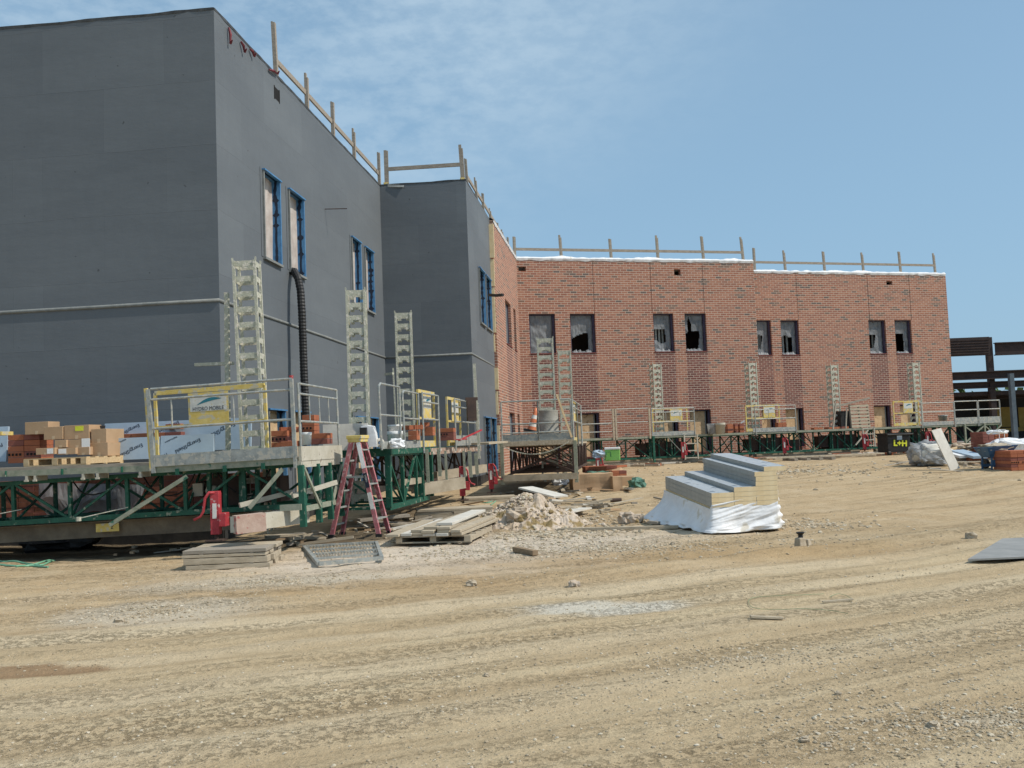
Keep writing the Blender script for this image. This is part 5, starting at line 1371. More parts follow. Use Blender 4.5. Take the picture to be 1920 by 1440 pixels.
def lseg(z0, z1, m_, nm):
    mb = MB(); mb.bar(lr(1, 0, z0)+d_, lr(1, 0, z1)+d_, .003, .07, up=(1, 0, 0)); return mb.build(nm, m_, t)
lseg(1.12, 1.55, whitep, 'label_sticker'); lseg(.80, 1.04, ink, 'logo_sticker'); lseg(.45, .72, cone_w, 'warning_sticker')
lt_dir = (lr(1, 0, 1.04)-lr(1, 0, .8)).normalized(); mid = (lr(1, 0, 1.04)+lr(1, 0, .8))/2+V((0, -.0145, 0))
ang = math.atan2(lt_dir.z, lt_dir.x)-math.pi
text('sticker_lettering', 'WERNER', .045, cone_w, t, Matrix.Translation(mid) @ Matrix.Rotation(R(90), 4, 'X') @ Matrix.Rotation(ang, 4, 'Z'), sx=1.0)

# ------------------------------------------------------------------ foam board stack with white wrap
O = V((3.05, 14.75, .02)); RZF = -math.atan2(.135, .99)+2*math.atan2(.135, .99)
TILT = .078
words = ['topmost', 'second from the top', 'third from the top', 'fourth from the top', 'fifth from the top', 'sixth from the top', 'seventh from the top']
FT = .076
def foamboard(cx, y0, y1, layer, label, dx=0, w_=.362, proto={}):
    z = .395+layer*FT
    key = (round(w_, 3), round(y1-y0, 3))
    o = bpy.data.objects.new('insulation_board', proto[key]) if key in proto else None
    if o is None:
        mb = MB(); mb.b2((0, 0, 0), (w_, y1-y0, FT-.003), mis=[1, 1, 0, 2, 0, 2]); o = mb.build('insulation_board', [foamy, foil, foilside]); proto[key] = o.data
        bv = None
    else: col.objects.link(o)
    Mx = Matrix.Rotation(RZF, 4, 'Z') @ Matrix.Rotation(TILT, 4, 'X')
    o.location = O + Mx @ V((cx+dx, y0, z)); o.rotation_euler = (TILT, 0, RZF)
    tag(o, label, 'insulation board', 'foil-faced foam boards of the wrapped stack')
for l in range(3):
    foamboard(0, .0, 1.2, l, f'front foam board in the left column of the wrapped stack, {words[2-l]}', rnd.uniform(-.003, .003)); foamboard(0, 1.205, 2.44, l, f'rear foam board in the left column of the wrapped stack, {words[2-l]}', rnd.uniform(-.003, .003))
for l in range(4): foamboard(.367, .0, 2.44, l, f'long foam board in the middle column of the wrapped stack, {words[3-l]}', rnd.uniform(-.004, .004))
for l in range(8): foamboard(.734, .0, 2.44, l, f'foam board in the tall right column of the wrapped stack, {("lowest showing" if l == 0 else words[7-l])}', (0 if l < 6 else -.015 if l == 6 else .13) + rnd.uniform(-.008, .008), .362)
t = thing('wrapped_bundle', O, 'white plastic wrapped base of the foam board stack', 'wrapped bundle', RZF)
mb = MB(); mb.box((.61, 1.22, .20+.09), (1.2, 2.42, .2)); mb.b2((.01, .02, 0), (1.21, 2.42, .28))
# sloping top of the core
i0 = len(mb.v); mb.v += [V(p) for p in ((.01, .01, .0), (1.09, .01, .0), (1.09, 2.42, 0), (.01, 2.42, 0), (.01, .01, .39), (1.09, .01, .39), (1.09, 2.42, .39+2.42*TILT), (.01, 2.42, .39+2.42*TILT))]
for q in ((3, 2, 1, 0), (4, 5, 6, 7), (0, 1, 5, 4), (1, 2, 6, 5), (2, 3, 7, 6), (3, 0, 4, 7)): mb.f.append(tuple(i0+k for k in q)); mb.mi.append(0)
mb.v = mb.v[16:]; mb.f = [tuple(x-16 for x in f) for f in mb.f[12:]]; mb.mi = mb.mi[12:]
mb.build('foam_core', foamy, t)
mb = MB(); path = []
NS = 200
for k in range(NS+1):
    s_ = k/NS*(2.44+1.10+2.44)
    if s_ < 2.44: path.append((-.0, 2.44-s_, (-1, 0), 'L', 1-s_/2.44))
    elif s_ < 3.54: path.append((s_-2.44, 0, (0, -1), 'F', (s_-2.44)/1.10))
    else: path.append((1.10, s_-3.54, (1, 0), 'R', (s_-3.54)/2.44))
rows = []; NV = 44
for k, (x, y, n_, sd, u) in enumerate(path):
    if sd == 'L': ztop = .40+y*TILT-.03+.0*u; fl_ = .13+.30*smooth(y/1.8); zb_ = .01+.03*y
    elif sd == 'F': ztop = .44+.19*u; fl_ = .06+.10*math.exp(-((u-.12)/.15)**2); zb_ = .0+.06*max(0, u-.5)
    else: ztop = .63+.05*u; fl_ = .08; zb_ = .03
    c = max(0, 1-abs(k-NS*2.44/5.98)/7.0); c2 = max(0, 1-abs(k-NS*3.54/5.98)/5.0)
    n2 = V((n_[0]-c*.5*(1 if sd == 'F' else 0)-(0), n_[1]-c*.5*(1 if sd == 'L' else 0), 0))
    row = []
    for j in range(NV+1):
        v_ = j/NV; z = ztop+(zb_-ztop)*v_
        off = .02+fl_*v_**1.9
        if sd == 'F': wr = (.010*abs(math.sin((u*.5+v_*1.9+.3*u*v_)*11+4.5*noise.noise(V((u*1.5, v_*1.7, 0)))))*(.4+1.2*abs(noise.noise(V((u*2, v_*3, 9))))) + .032*noise.noise(V((u*1.6, v_*7+u*3.5, 4))) + .010*noise.noise(V((u*3, v_*22+u*9, 6))))*smooth(v_*4)
        elif sd == 'L': wr = .03*noise.noise(V((y*2.2, v_*2, 8)))*(.3+v_)+.008*noise.noise(V((y*9, v_*4, 3)))
        else: wr = .03*math.sin(v_*30+u*4)*v_
        if sd == 'F' and v_ < .1: wr += .02*math.sin(v_/.1*3.14)
        if v_ > .9: wr += .05*noise.noise(V((k*.12, 7, 1)))
        ln = .02*math.sin(k*.35)*v_
        row.append(V((x+n2.x*(off+wr)+ (ln if sd == 'F' else 0), y+n2.y*(off+wr), z+(.03*noise.noise(V((k*.1, 1, 2))) if v_ > .9 else 0))))
    rows.append(row)
i0 = 0
for r_ in rows: mb.v += r_
for k in range(NS):
    for j in range(NV):
        a = k*(NV+1)+j; mb.f.append((a, a+1, a+NV+2, a+NV+1)); mb.mi.append(0)
sk = mb.build('plastic_wrap', wrap, t, True); sd_ = sk.modifiers.new('thickness', 'SOLIDIFY'); sd_.thickness = .004

# ------------------------------------------------------------------ dirt pile, rocks and yard clutter
c = at(985, 912, 17.3); cx, cy = c.x, c.y
mb = MB(); n = 110; RXp, RYp = 1.25, 1.25
for j in range(n+1):
    for i in range(n+1):
        u, v_ = i/n*2-1, j/n*2-1; x, y = cx+u*RXp, cy+v_*RYp; d = math.hypot(u, v_)+.12*noise.noise(V((u*2, v_*2, 1)))
        h_ = .60*max(0, 1-d/.95)**1.0*(1+.25*noise.noise(V((u*3, v_*3, 5)))); e = smooth(max(0, 1-d)*4)
        h_ += e*(.13*abs(noise.noise(V((x*3.5, y*3.5, 2))))+.06*noise.noise(V((x*9, y*9, 4)))+.03*noise.noise(V((x*22, y*22, 4)))+.012*noise.noise(V((x*55, y*55, 4))))
        if d > 1: h_ = -.08
        mb.v.append(V((x, y, gz(x, y)-.03+h_)))
for j in range(n):
    for i in range(n):
        a = j*(n+1)+i; mb.f.append((a, a+1, a+n+2, a+n+1)); mb.mi.append(0)
dirt = mat('dirt_pile_earth', (.40, .31, .215), (.58, .50, .42), 2.2, .95, 0, .6, bscale=26, c3=(.26, .19, .09), spot=.56, spotscale=3, detail=10)
single(mb, 'dirt_pile', dirt, (cx, cy, 0), 'heap of loose pale rubble and brown earth in the middle of the yard', 'dirt pile', world=True)
rk = MB(); rr = random.Random(5)
def pz(x, y):
    u, v_ = (x-cx)/RXp, (y-cy)/RYp; d = math.hypot(u, v_); return gz(x, y)+.60*max(0, 1-d/.95)
for k in range(1300):
    a = rr.random()*6.283; q = abs(rr.gauss(0, .75)); x, y = cx+math.cos(a)*q*1.05, cy+math.sin(a)*q*1.0-.1
    rk.rock((x, y, pz(x, y)+.015), .009*(5.5**(rr.random()**2.6)), mi=rr.choice((0, 1, 1, 1, 2)), sq=.75)
o = rk.build('rubble', [pebA, dirt, pebC]); tag(o, 'loose rubble strewn over and around the dirt pile', 'rubble', kind='stuff')
def boulder(px, py, r, label, m_=stonem, seed=1, fl=.7):
    p = G(px, py); mb = MB(); lump(mb, (0, 0, r*.4), r, r*.8, r*fl, seed, 14, 9, .55, 1.8)
    return single(mb, 'rock', m_, (p.x, p.y+r*.5, gz(p.x, p.y)), label, 'rock')
bl = [(972, 965, .19, 'large pale lump on the left flank of the dirt pile', dirt), (1075, 966, .16, 'flat pale stone at the right foot of the dirt pile', stonem), (1178, 982, .16, 'left clod of the dark pair near the foam stack', dirt), (1192, 984, .13, 'right clod of the dark pair near the foam stack', dirt),
      (884, 1098, .055, 'lone pinkish stone in the open yard, middle', stonem), (1823, 1010, .075, 'grey stone left of the plywood sheet edge', stonem), (222, 1168, .045, 'small brown stone at the edge of the gravel patch', stonem), (912, 1270, .02, 'small stone on the tyre tracks', stonem),
      (1076, 1101, .06, 'flat brown clod above the pale puddle stain', dirt), (1572, 1304, .018, 'pale stone in the lower right track', stonem), (1510, 1392, .022, 'light pebble near the bottom edge, right of centre', stonem), (1552, 1400, .02, 'grey pebble near the bottom edge beside another', stonem), (1752, 1362, .028, 'dark flat stone in the lower right corner', stonem), (1262, 1022, .035, 'stone below the wrapped stack corner', stonem)]
for k, (px, py, r, lb, m_) in enumerate(bl): 
    b_ = boulder(px, py, r, lb, m_, k*3.1)
    if k == 0: b_.location.y = cy-.75; b_.location.x = at(972, 965, cy-.75).x; b_.location.z = pz(b_.location.x, b_.location.y)-.05
p = G(1508, 1027); t = thing('concrete_chunk', (p.x, p.y+.08, gz(p.x, p.y)), 'broken concrete chunk with a black cap on it, right of the wrapped stack', 'rubble block', .3)
mb = MB(); mb.box((-.03, 0, .055), (.13, .12, .12), .2, taper=.8); mb.build('block', stonem, t, bevel=.015)
mb = MB(); mb.box((.09, .02, .04), (.1, .1, .09), .5, taper=.7); mb.build('broken_piece', stonem, t, bevel=.012)
mb = MB(); mb.lathe((-.02, 0, .11), [(0, 0), (.035, 0), (.03, .04), (.06, .075), (.05, .08), (0, .05)], 12); mb.build('black_cap', blackp, t)
def plank(pa, pb_, w_, th, label, m_=woodold, name='plank', cat='plank', up=0):
    a = G(*pa); b = G(*pb_); a.z = gz(a.x, a.y)+th/2+.01+up; b.z = gz(b.x, b.y)+th/2+.01+up
    mb = MB(); mb.bar(a, b, w_, th); return single(mb, name, m_, (a+b)/2, label, cat, world=True, bevel=.003)
plank((1046, 998), (1272, 994), .09, .05, 'long thin plank on the ground left of the wrapped stack', woodold)
plank((966, 1034), (1004, 1040), .09, .07, 'short dark block of wood in the open yard below the dirt pile', woodbrown, 'wood_block', 'wood block')
plank((1217, 990), (1236, 991), .08, .05, 'short offcut lying on the long plank end', woodgrey, 'wood_block', 'wood block', .04)
plank((1407, 1166), (1468, 1163), .035, .02, 'bare pale stick with rounded end on the tyre tracks', woodold, 'stick', 'stick')
plank((1542, 1129), (1600, 1126), .03, .015, 'thin stick next to the green strap loop', woodold, 'stick', 'stick')
def highplank(pa, pb_, Y0, Y1, w_, th, label, m_):
    a, b = at(*pa, Y0), at(*pb_, Y1); mb = MB(); mb.bar(a, b, w_, th); return single(mb, 'plank', m_, (a+b)/2, label, 'plank', world=True, bevel=.003)
highplank((1434, 859), (1655, 850), 36.5, 38.5, .22, .06, 'long reddish plank on the ground before the far platforms', woodold)
highplank((1500, 856), (1640, 853), 37.5, 38.8, .2, .06, 'second long plank behind the reddish one', woodold)
t = thing('timber_crib', (at(1520, 864, 36.8).x, 36.8, gz(9, 37)), 'low stack of dark timbers under the long reddish plank', 'timber stack', .1)
for k in range(4): mb = MB(); mb.b2((-.9+.5*k, -.6, 0), (-.75+.5*k, .6, .1)); mb.build('plank', woodgrey, t)

plank((1244, 868), (1300, 863), .3, .12, 'broken timber in front of the far ladder', woodgrey)
plank((990, 880), (1000, 930), .0001, .0001, 'x', woodgrey) if 0 else None
# plank pile on a low pallet in front
ORG = V((-2.05, 14.65, .0)); MP = Matrix.Translation(ORG) @ Matrix.Rotation(R(-10), 4, 'Z')
palletx('old low pallet under the pale pile of planks', MP @ V((.72, .95, gz(-1.4, 15.5)+.005)), R(-10), 1.2, 1.7, .11, woodold)
PL = [(.02, .20, 0, -1, 'lowest left plank of the pale pile'), (.21, .17, 0, 0, 'second plank from the left of the pale pile'), (.40, .19, 0, 1, 'low plank left of the raised part of the pale pile'), (.36, .18, 1, 2, 'plank lying askew over the left half of the pale pile'),
      (.60, .20, 0, 0, 'lowest plank in the middle of the pale pile'), (.59, .20, 1, -1, 'middle plank of the pale pile, second layer'), (.60, .22, 2, 1, 'middle plank of the pale pile, third layer'), (.82, .19, 0, 2, 'lowest plank right of the middle of the pale pile'),
      (.83, .19, 1, 0, 'second-layer plank under the topmost board of the pale pile'), (.84, .20, 2, -1, 'third-layer plank under the topmost board of the pale pile'), (.80, .26, 3, 1, 'topmost broad pale board of the plank pile'), (1.04, .17, 0, 3, 'slanting plank at the right of the pale pile'), (1.03, .16, 1, 2, 'rightmost raised plank of the pale pile')]
for k, (x, w_, lay, aw, lb) in enumerate(PL):
    mb = MB(); mb.b2((-w_/2, -.0, 0), (w_/2, 2.3, .042)); y0 = rnd.uniform(-.12, .12)+.05*lay
    o = single(mb, 'plank', (woodold, dirtyw, woodold)[k % 3], MP @ V((x+.08, y0, gz(-1.4, 15.5)+.12+lay*.047)), lb, 'plank', 'pile of pale planks in the foreground', bevel=.004); o.rotation_euler = (.012, 0, R(-10-aw*1.3))
# steel grating frame on the ground
t = thing('steel_grating', G(642, 1056)+V((0, 0, .05)), 'flat galvanised grating frame lying on the ground', 'grating')
cs = [G(570, 1030), G(706, 1022), G(716, 1052), G(598, 1063)]
mb = MB()
for a, b in zip(cs, cs[1:]+cs[:1]): mb.bar(a+V((0, 0, .04)), b+V((0, 0, .04)), .05, .05)
mb.build('frame', galv, t, world=True)
mb = MB()
for k in range(1, 22):
    u = k/22; mb.bar(cs[0].lerp(cs[1], u)+V((0, 0, .045)), cs[3].lerp(cs[2], u).lerp(cs[0].lerp(cs[1], u), .35)+V((0, 0, .045)), .007, .012)
for k in (1, 2, 3): mb.bar(cs[0].lerp(cs[3], k/4)+V((0, 0, .045)), cs[1].lerp(cs[2], k/4)+V((0, 0, .045)), .018, .03)
mb.build('grating', galv, t, world=True)
# grey plywood sheet at the right
a = G(1815, 1056); b = G(1880, 1016); mb = MB(); w_ = 2.4; d_ = b-a
q_ = [a, a+V((w_, .1, 0)), b+V((w_, .1, 0)), b]; lo = [V((p.x, p.y, gz(p.x, p.y)+.03)) for p in q_]; zz = max(p.z for p in lo); lo = [V((p.x, p.y, zz)) for p in lo]; hi = [p+V((0, 0, .02)) for p in lo]
mb.quad(hi); mb.quad(list(reversed(lo)))
for i in range(4): mb.quad([lo[i], lo[(i+1) % 4], hi[(i+1) % 4], hi[i]])
single(mb, 'plywood_sheet', mat('grey_plywood', (.22, .225, .22), (.30, .30, .29), 3, .8, bump=.1), a, 'grey plywood sheet lying flat at the right frame edge', 'sheet', world=True)
# cardboard cartons on the ground
def gbox(px0, px1, py0, py1, label, dep, rz, name='cardboard_box', cat='box', m_=None, off=0, group=None, crease=True):
    a = G(px0, py1); b = G(px1, py1); s_ = a.y/FPX; w_ = (px1-px0)*s_; h_ = (py1-py0)*s_
    t = thing(name, (a.x, a.y+off, gz(a.x, a.y)), label, cat, rz, group)
    mb = MB(); nx_, nz_ = 12, 5
    # slightly crushed box: grid faces displaced
    def P(u, v_, w): 
        p = V((u*w_, v_*dep, w*h_)); k = .035*h_*3
        return p+V((k*noise.noise(p*2.2+V((px0, 0, 0))), k*noise.noise(p*2.6+V((0, px0, 0))), (k*noise.noise(p*2.1+V((0, 0, px0))) if w > .1 else 0)))
    def gridf(f, n1, n2):
        i0 = len(mb.v)
        for j in range(n2+1):
            for i in range(n1+1): mb.v.append(f(i/n1, j/n2))
        for j in range(n2):
            for i in range(n1): q = i0+j*(n1+1)+i; mb.f.append((q, q+1, q+n1+2, q+n1+1)); mb.mi.append(0)
    gridf(lambda u, v_: P(u, 0, v_), nx_, nz_); gridf(lambda u, v_: P(1-u, 1, v_), nx_, nz_); gridf(lambda u, v_: P(1, u, v_), nx_, nz_); gridf(lambda u, v_: P(0, 1-u, v_), nx_, nz_); gridf(lambda u, v_: P(u, v_, 1), nx_, nx_)
    mb.build('carton', m_ or card, t)
    return t
t = gbox(1076, 1152, 890, 922, 'big crushed cardboard carton lying beside the brick walls, largest', .9, .06)
gbox(1150, 1168, 893, 921, 'upright cardboard carton at the right of the big crushed one', .5, .05)
gbox(1168, 1190, 896, 913, 'small open carton right of the crushed one', .5, .1, off=.4)
gbox(1205, 1222, 889, 902, 'tiny carton beside the green netting', .5, .1, off=.4) if 0 else None
a = G(1110, 905); mb = MB(); mb.quad([at(1105, 893, a.y), at(1160, 884, a.y), at(1165, 876, a.y+.5), at(1125, 884, a.y+.5)]); mb.quad([at(1160, 884, a.y), at(1168, 893, a.y), at(1170, 886, a.y+.5), at(1165, 876, a.y+.5)])
single(mb, 'box_flap', card, at(1160, 884, a.y), 'bent cardboard flap standing up on the crushed carton', 'cardboard', world=True).modifiers.new('t', 'SOLIDIFY').thickness = .02
mb = MB(); c = at(1120, 889, a.y-.1); lump(mb, c, .38, .2, .09, 6, 18, 8, .8, 2.5); single(mb, 'netting', netg, c, 'green netting heaped on the crushed carton', 'netting', world=True)
c = G(1195, 915); mb = MB(); lump(mb, c+V((0, 0, .1)), .22, .2, .14, 9, 18, 8, .8, 2.5); single(mb, 'netting', netg, c, 'green netting clump on the ground right of the cartons', 'netting', world=True)
# bricks and cooler
pbk = G(1150, 897); s_ = pbk.y/FPX
t = thing('brick_stack', (at(1098, 890, 29).x, 29.0, gz(2, 29)), 'brick stack under the green cooler', 'brick stack', .1); brickpile(t, 0, 1.0, 0, .6, 0, .50)
t = thing('brick_stack', (at(1148, 895, 28.2).x, 28.2, gz(3, 28)), 'brick stack right of the green cooler, with cored ends', 'brick stack', .1); brickpile(t, 0, .45, 0, .5, 0, .42)
p = at(1149, 863, 28.8); t = thing('cooler', p, 'lime green cooler with white lid on top of bricks', 'cooler', -.12)
mb = MB(); mb.box((0, 0, .16), (.46, .34, .34)); mb.build('cooler_body', lime, t, bevel=.02)
mb = MB(); mb.box((0, 0, .365), (.48, .36, .07)); mb.build('lid', whitep, t, bevel=.015)
mb = MB(); mb.tube([(-.19, -.18, .12), (-.19, -.22, .12), (-.19, -.22, .26), (-.05, -.22, .26), (-.05, -.22, .12), (-.05, -.18, .12)], .012, 6); mb.build('handle', green, t)
mb = MB(); c = at(1122, 852, 28.5); lump(mb, c, .17, .14, .12, 11, 14, 8, .7, 3); single(mb, 'rag', paleblue, c, 'crumpled blue rag on top of the jack near the cooler', 'rag', world=True)
# boards resting behind the dirt pile
a, b = at(985, 914, 18.0), at(1052, 931, 17.2); mb = MB(); mb.bar(a, b, .35, .03); single(mb, 'board', dirtyw, a, 'pale board lying over the crest of the dirt pile', 'board', world=True)
a, b = at(1050, 931, 18.6), at(1092, 926, 19.6); a.z = b.z = gz(a.x, a.y)+.14; mb = MB(); mb.bar(a, b, .4, .03); single(mb, 'board', dirtyw, a, 'small pale board propped right of the dirt pile', 'board', world=True)
c = G(1050, 908); mb = MB(); lump(mb, c+V((0, 0, .08)), .22, .18, .12, 13, 16, 8, .7, 2.5); single(mb, 'plastic_bag', wrap, c, 'white crumpled bag under the chained platform', 'bag', world=True)
a = G(1145, 942); mb = MB(); mb.tube([a+V((0, 0, .05)), a+V((.26, .03, .05))], .045, 14); single(mb, 'pipe_offcut', rust_and_shade, a, 'short dark pipe offcut between the cartons and the wrapped stack', 'pipe', world=True)
# green strapping
def strap(pts, label, w_=.012, m_=rope, name='strap'):
    P_ = [G(*p)+V((0, 0, 0)) for p in pts]; P_ = [V((p.x, p.y, gz(p.x, p.y)+.014)) for p in P_]
    fine = []
    for i in range(len(P_)-1):
        p0_ = P_[max(0, i-1)]; p1_ = P_[i]; p2_ = P_[i+1]; p3_ = P_[min(len(P_)-1, i+2)]
        for k in range(6):
            t = k/6; q = .5*((2*p1_)+(p2_-p0_)*t+(2*p0_-5*p1_+4*p2_-p3_)*t*t+(-p0_+3*p1_-3*p2_+p3_)*t**3); q.z = gz(q.x, q.y)+.014; fine.append(q)
    fine.append(P_[-1]); mb = MB(); mb.tube(fine, w_/2, 5)
    return single(mb, name, m_, fine[0], label, 'strap', world=True)
strap([(1545, 1117), (1500, 1121), (1450, 1124), (1415, 1126), (1404, 1133), (1412, 1142), (1440, 1144), (1500, 1147), (1560, 1147), (1590, 1152)], 'thin green strap forming a long loop on the tyre tracks', .005, m_=dullrope)
strap([(1556, 1120), (1575, 1115), (1597, 1122), (1592, 1127)], 'short green strap curled beside the thin stick', .005, m_=dullrope)
strap([(0, 1053), (40, 1056), (75, 1060), (100, 1052)], 'upper green strap on the ground at the left edge', .035)
strap([(0, 1061), (30, 1063), (60, 1060), (103, 1050)], 'lower green strap crossing another at the left edge', .035)
strap([(30, 1066), (60, 1062), (90, 1066)], 'short end of green strap at the left edge', .03)
strap([(895, 943), (915, 944), (932, 940), (920, 948)], 'green strap scrap left of the dirt pile', .03)
# crumpled sheet under the left deck
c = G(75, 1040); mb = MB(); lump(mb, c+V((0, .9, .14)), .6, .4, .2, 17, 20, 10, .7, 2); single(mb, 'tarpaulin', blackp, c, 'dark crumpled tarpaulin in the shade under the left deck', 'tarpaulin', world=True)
# lumber beneath platform 1 and beside the ladder
mb = MB(); a = G(490, 1018); b = G(565, 1012); mb.bar(a+V((0, .3, .06)), b+V((0, .3, .06)), .25, .07); single(mb, 'plank', woodold, a, 'plank in the shade right of the nearest crib', 'plank', world=True)
a, b = at(672, 965, 17.6), at(765, 950, 18.0); a.z = gz(a.x, a.y)+.2; b.z = a.z+.03; mb = MB(); mb.bar(a, b, .25, .05); single(mb, 'plank', woodgrey, a, 'plank in shade behind the stepladder', 'plank', world=True)
c = G(590, 1005); mb = MB(); mb.box(c+V((0, 0, .05)), (.12, .1, .1), .3); single(mb, 'wood_block', woodold, c, 'small pale wood block left of the stepladder feet', 'wood block', world=True)
c = G(830, 968); mb = MB(); lump(mb, c+V((.5, .1, .12)), .42, .14, .05, 21, 18, 8, .6, 3); single(mb, 'plastic_scrap', wrap, c, 'white plastic scrap lying on the muddy crib', 'plastic scrap', world=True)

# ------------------------------------------------------------------ right-hand yard
p = G(1690, 853); s_ = p.y/FPX; wd = 48*s_; hd = 43*s_
t = thing('dumpster', (p.x, p.y+.1, gz(p.x, p.y)), 'black wheeled bin sprayed with yellow letters, before the far platforms', 'dumpster', RZ4*.4)
mb = MB(); mb.box((0, .5, .12+(hd-.2)/2), (wd*.92, .9, hd-.2), taper=1.0); mb.build('bin_body', blackp, t, bevel=.02)
mb = MB(); mb.box((0, .5, hd-.06), (wd, 1.0, .06)); mb.tube([(-wd*.5, -.04, hd-.1), (wd*.55, -.04, hd-.1)], .035, 8); mb.build('lid', blackp, t)
for x in (-wd*.4, wd*.4):
    mb = MB(); mb.tube([(x-.05, .1, .09), (x+.05, .1, .09)], .09, 12); mb.build('wheel', blackp, t)
mb = MB(); mb.b2((-.08, .03, hd-.32), (.14, .045, hd-.14)); mb.build('sticker', paleblue, t)
text('spray_letters', 'L+H', .33, neon, t, upright(.05, .03, hd*.50, R(-4)), bold=.015, sx=1.0)
# plastic-wrapped bundle with a leaning board
p = G(1752, 874); s_ = p.y/FPX
t = thing('wrapped_bundle', (p.x, p.y+.35, gz(p.x, p.y)), 'bulky grey bundle in clear plastic behind the leaning board', 'wrapped bundle')
mb = MB(); lump(mb, (0, 0, .36), 30*s_, .5, .36, 31, 26, 16, .28, 2); mb.build('contents', dirtyw, t, True)
mb = MB(); lump(mb, (0, 0, .37), 33*s_, .55, .39, 31, 40, 24, .42, 3.2); mb.build('plastic_wrap', plastic, t, False)
a = G(1791, 881); a = V((a.x, a.y, gz(a.x, a.y)+.02)); b = at(1755, 805, a.y+.35)
mb = MB(); d_ = (b-a).normalized(); mb.bar(a, b, .36, .03, up=(.3, -1, .2)); single(mb, 'leaning_board', dirtyw, a, 'long pale board leaning steeply over the wrapped bundle', 'board', world=True)
# white slabs and pallets
for (x0, x1, y0, y1, m_, lb, nm) in ((1799, 1826, 848, 858, whitep, 'bright white slab lying on blocks', 'white_slab'), (1825, 1852, 851, 859, paleblue, 'pale blue-white slab beside the bright white one', 'white_slab')):
    Y = G((x0+x1)/2, y1+10).y; a = at(x0, y1, Y); b = at(x1, y1, Y); mb = MB(); mb.b2((0, 0, -.02), ((b-a).length, 1.6, .06)); single(mb, nm, m_, a, lb, 'slab', rx=.12)
for (px, py, w_, lb) in ((1800, 868, .40, 'grey block under the bright white slab'), (1830, 869, .45, 'dark brick packs under the pale slab')):
    p = G(px, py); t = thing('brick_stack', (p.x, p.y+.1, gz(p.x, p.y)), lb, 'brick stack', .05); brickpile(t, 0, w_, 0, .5, 0, .15, concrete if w_ == .4 else clay)
p = G(1826, 872); palletx('small pallet on the ground left of the wheelbarrow', (p.x+.3, p.y+.6, gz(p.x, p.y)), .1, 1.2, .9, .12, woodold)
# brick cubes
for (x0, x1, y0, y1, dp, lb) in ((1846, 1868, 812, 850, .8, 'tall dark brick cube left of the strapped one'), (1869, 1894, 812, 846, .8, 'strapped brick cube with white wrap on top'), (1897, 1950, 846, 884, .9, 'brick cube cut by the right frame edge')):
    p = G(x0, y1 + (12 if x0 < 1890 else 0)); s_ = p.y/FPX; w_ = (x1-x0)*s_; zt_ = at(x0, y0, p.y).z
    t = thing('brick_cube', (p.x, p.y, gz(p.x, p.y)), lb, 'brick cube', .06); brickpile(t, 0, w_, 0, dp, 0, zt_-gz(p.x, p.y), claydark if x0 < 1860 else clay, bl=.2)
    if 1860 < x0 < 1890:
        for u in (.3, .7): mb = MB(); mb.b2((w_*u-.01, -.012, 0), (w_*u+.01, -.004, zt_-gz(p.x, p.y))); mb.build('band', whitep, t)
for (px, py, lb, k) in ((1862, 811, 'small white wrap scrap on the left brick cube', .18), (1876, 810, 'white wrap tuft on the strapped brick cube', .2)):
    Y = 31; c = at(px, py, Y); mb = MB(); lump(mb, c, k, .15, .07, px, 14, 8, .7, 3); single(mb, 'plastic_scrap', wrap, c, lb, 'plastic scrap', world=True)
p = G(1895, 868); mb = MB(); lump(mb, (0, 0, .45), .75, .5, .3, 41, 26, 14, .35, 2.2); single(mb, 'plastic_heap', wrap, (at(1892, 840, p.y+2).x, p.y+2, gz(p.x, p.y)), 'white plastic-covered heap behind the wheelbarrow', 'covered heap', smooth_=False)
# wheelbarrow
p = G(1868, 880); t = thing('wheelbarrow', (p.x, p.y+.1, gz(p.x, p.y)), 'blue wheelbarrow full of rubble at the right', 'wheelbarrow', R(8)); s_ = p.y/FPX
mb = MB(); i0 = 0
lo = [(-.25, -.2, .36), (.33, -.2, .36), (.33, .2, .36), (-.25, .2, .36)]; hi = [(-.42, -.34, .66), (.58, -.34, .70), (.58, .34, .70), (-.42, .34, .66)]
mb.quad(list(reversed(lo)));
for i in range(4): mb.quad([lo[i], lo[(i+1) % 4], hi[(i+1) % 4], hi[i]])
mb.build('tray', bluebarrow, t).modifiers.new('t', 'SOLIDIFY').thickness = .012
mb = MB(); lump(mb, (.05, 0, .64), .42, .3, .12, 51, 20, 10, .6, 3); mb.build('rubble_load', stonem, t)
mb = MB(); mb.tube([(.05, -.24, .36), (.1, -.26, .3), (.9, -.3, .02)], .02, 8); mb.build('handle', woodold, t)
for y in (-.22, .22):
    mb = MB(); mb.bar((-.22, y, .36), (-.24, y, .0), .04, .04); mb.bar((.25, y, .36), (.27, y, .0), .04, .04); mb.bar((-.26, y, .12), (.3, y, .12), .03, .08); mb.build('leg_frame', bluebarrow, t)
mb = MB(); mb.b2((-.26, -.25, .14), (.30, -.23, .28)); mb.build('front_guard', bluebarrow, t)
mb = MB(); mb.tube([(-.04, .42, .16), (.04, .42, .16)], .16, 20); mb.build('wheel', blackp, t)
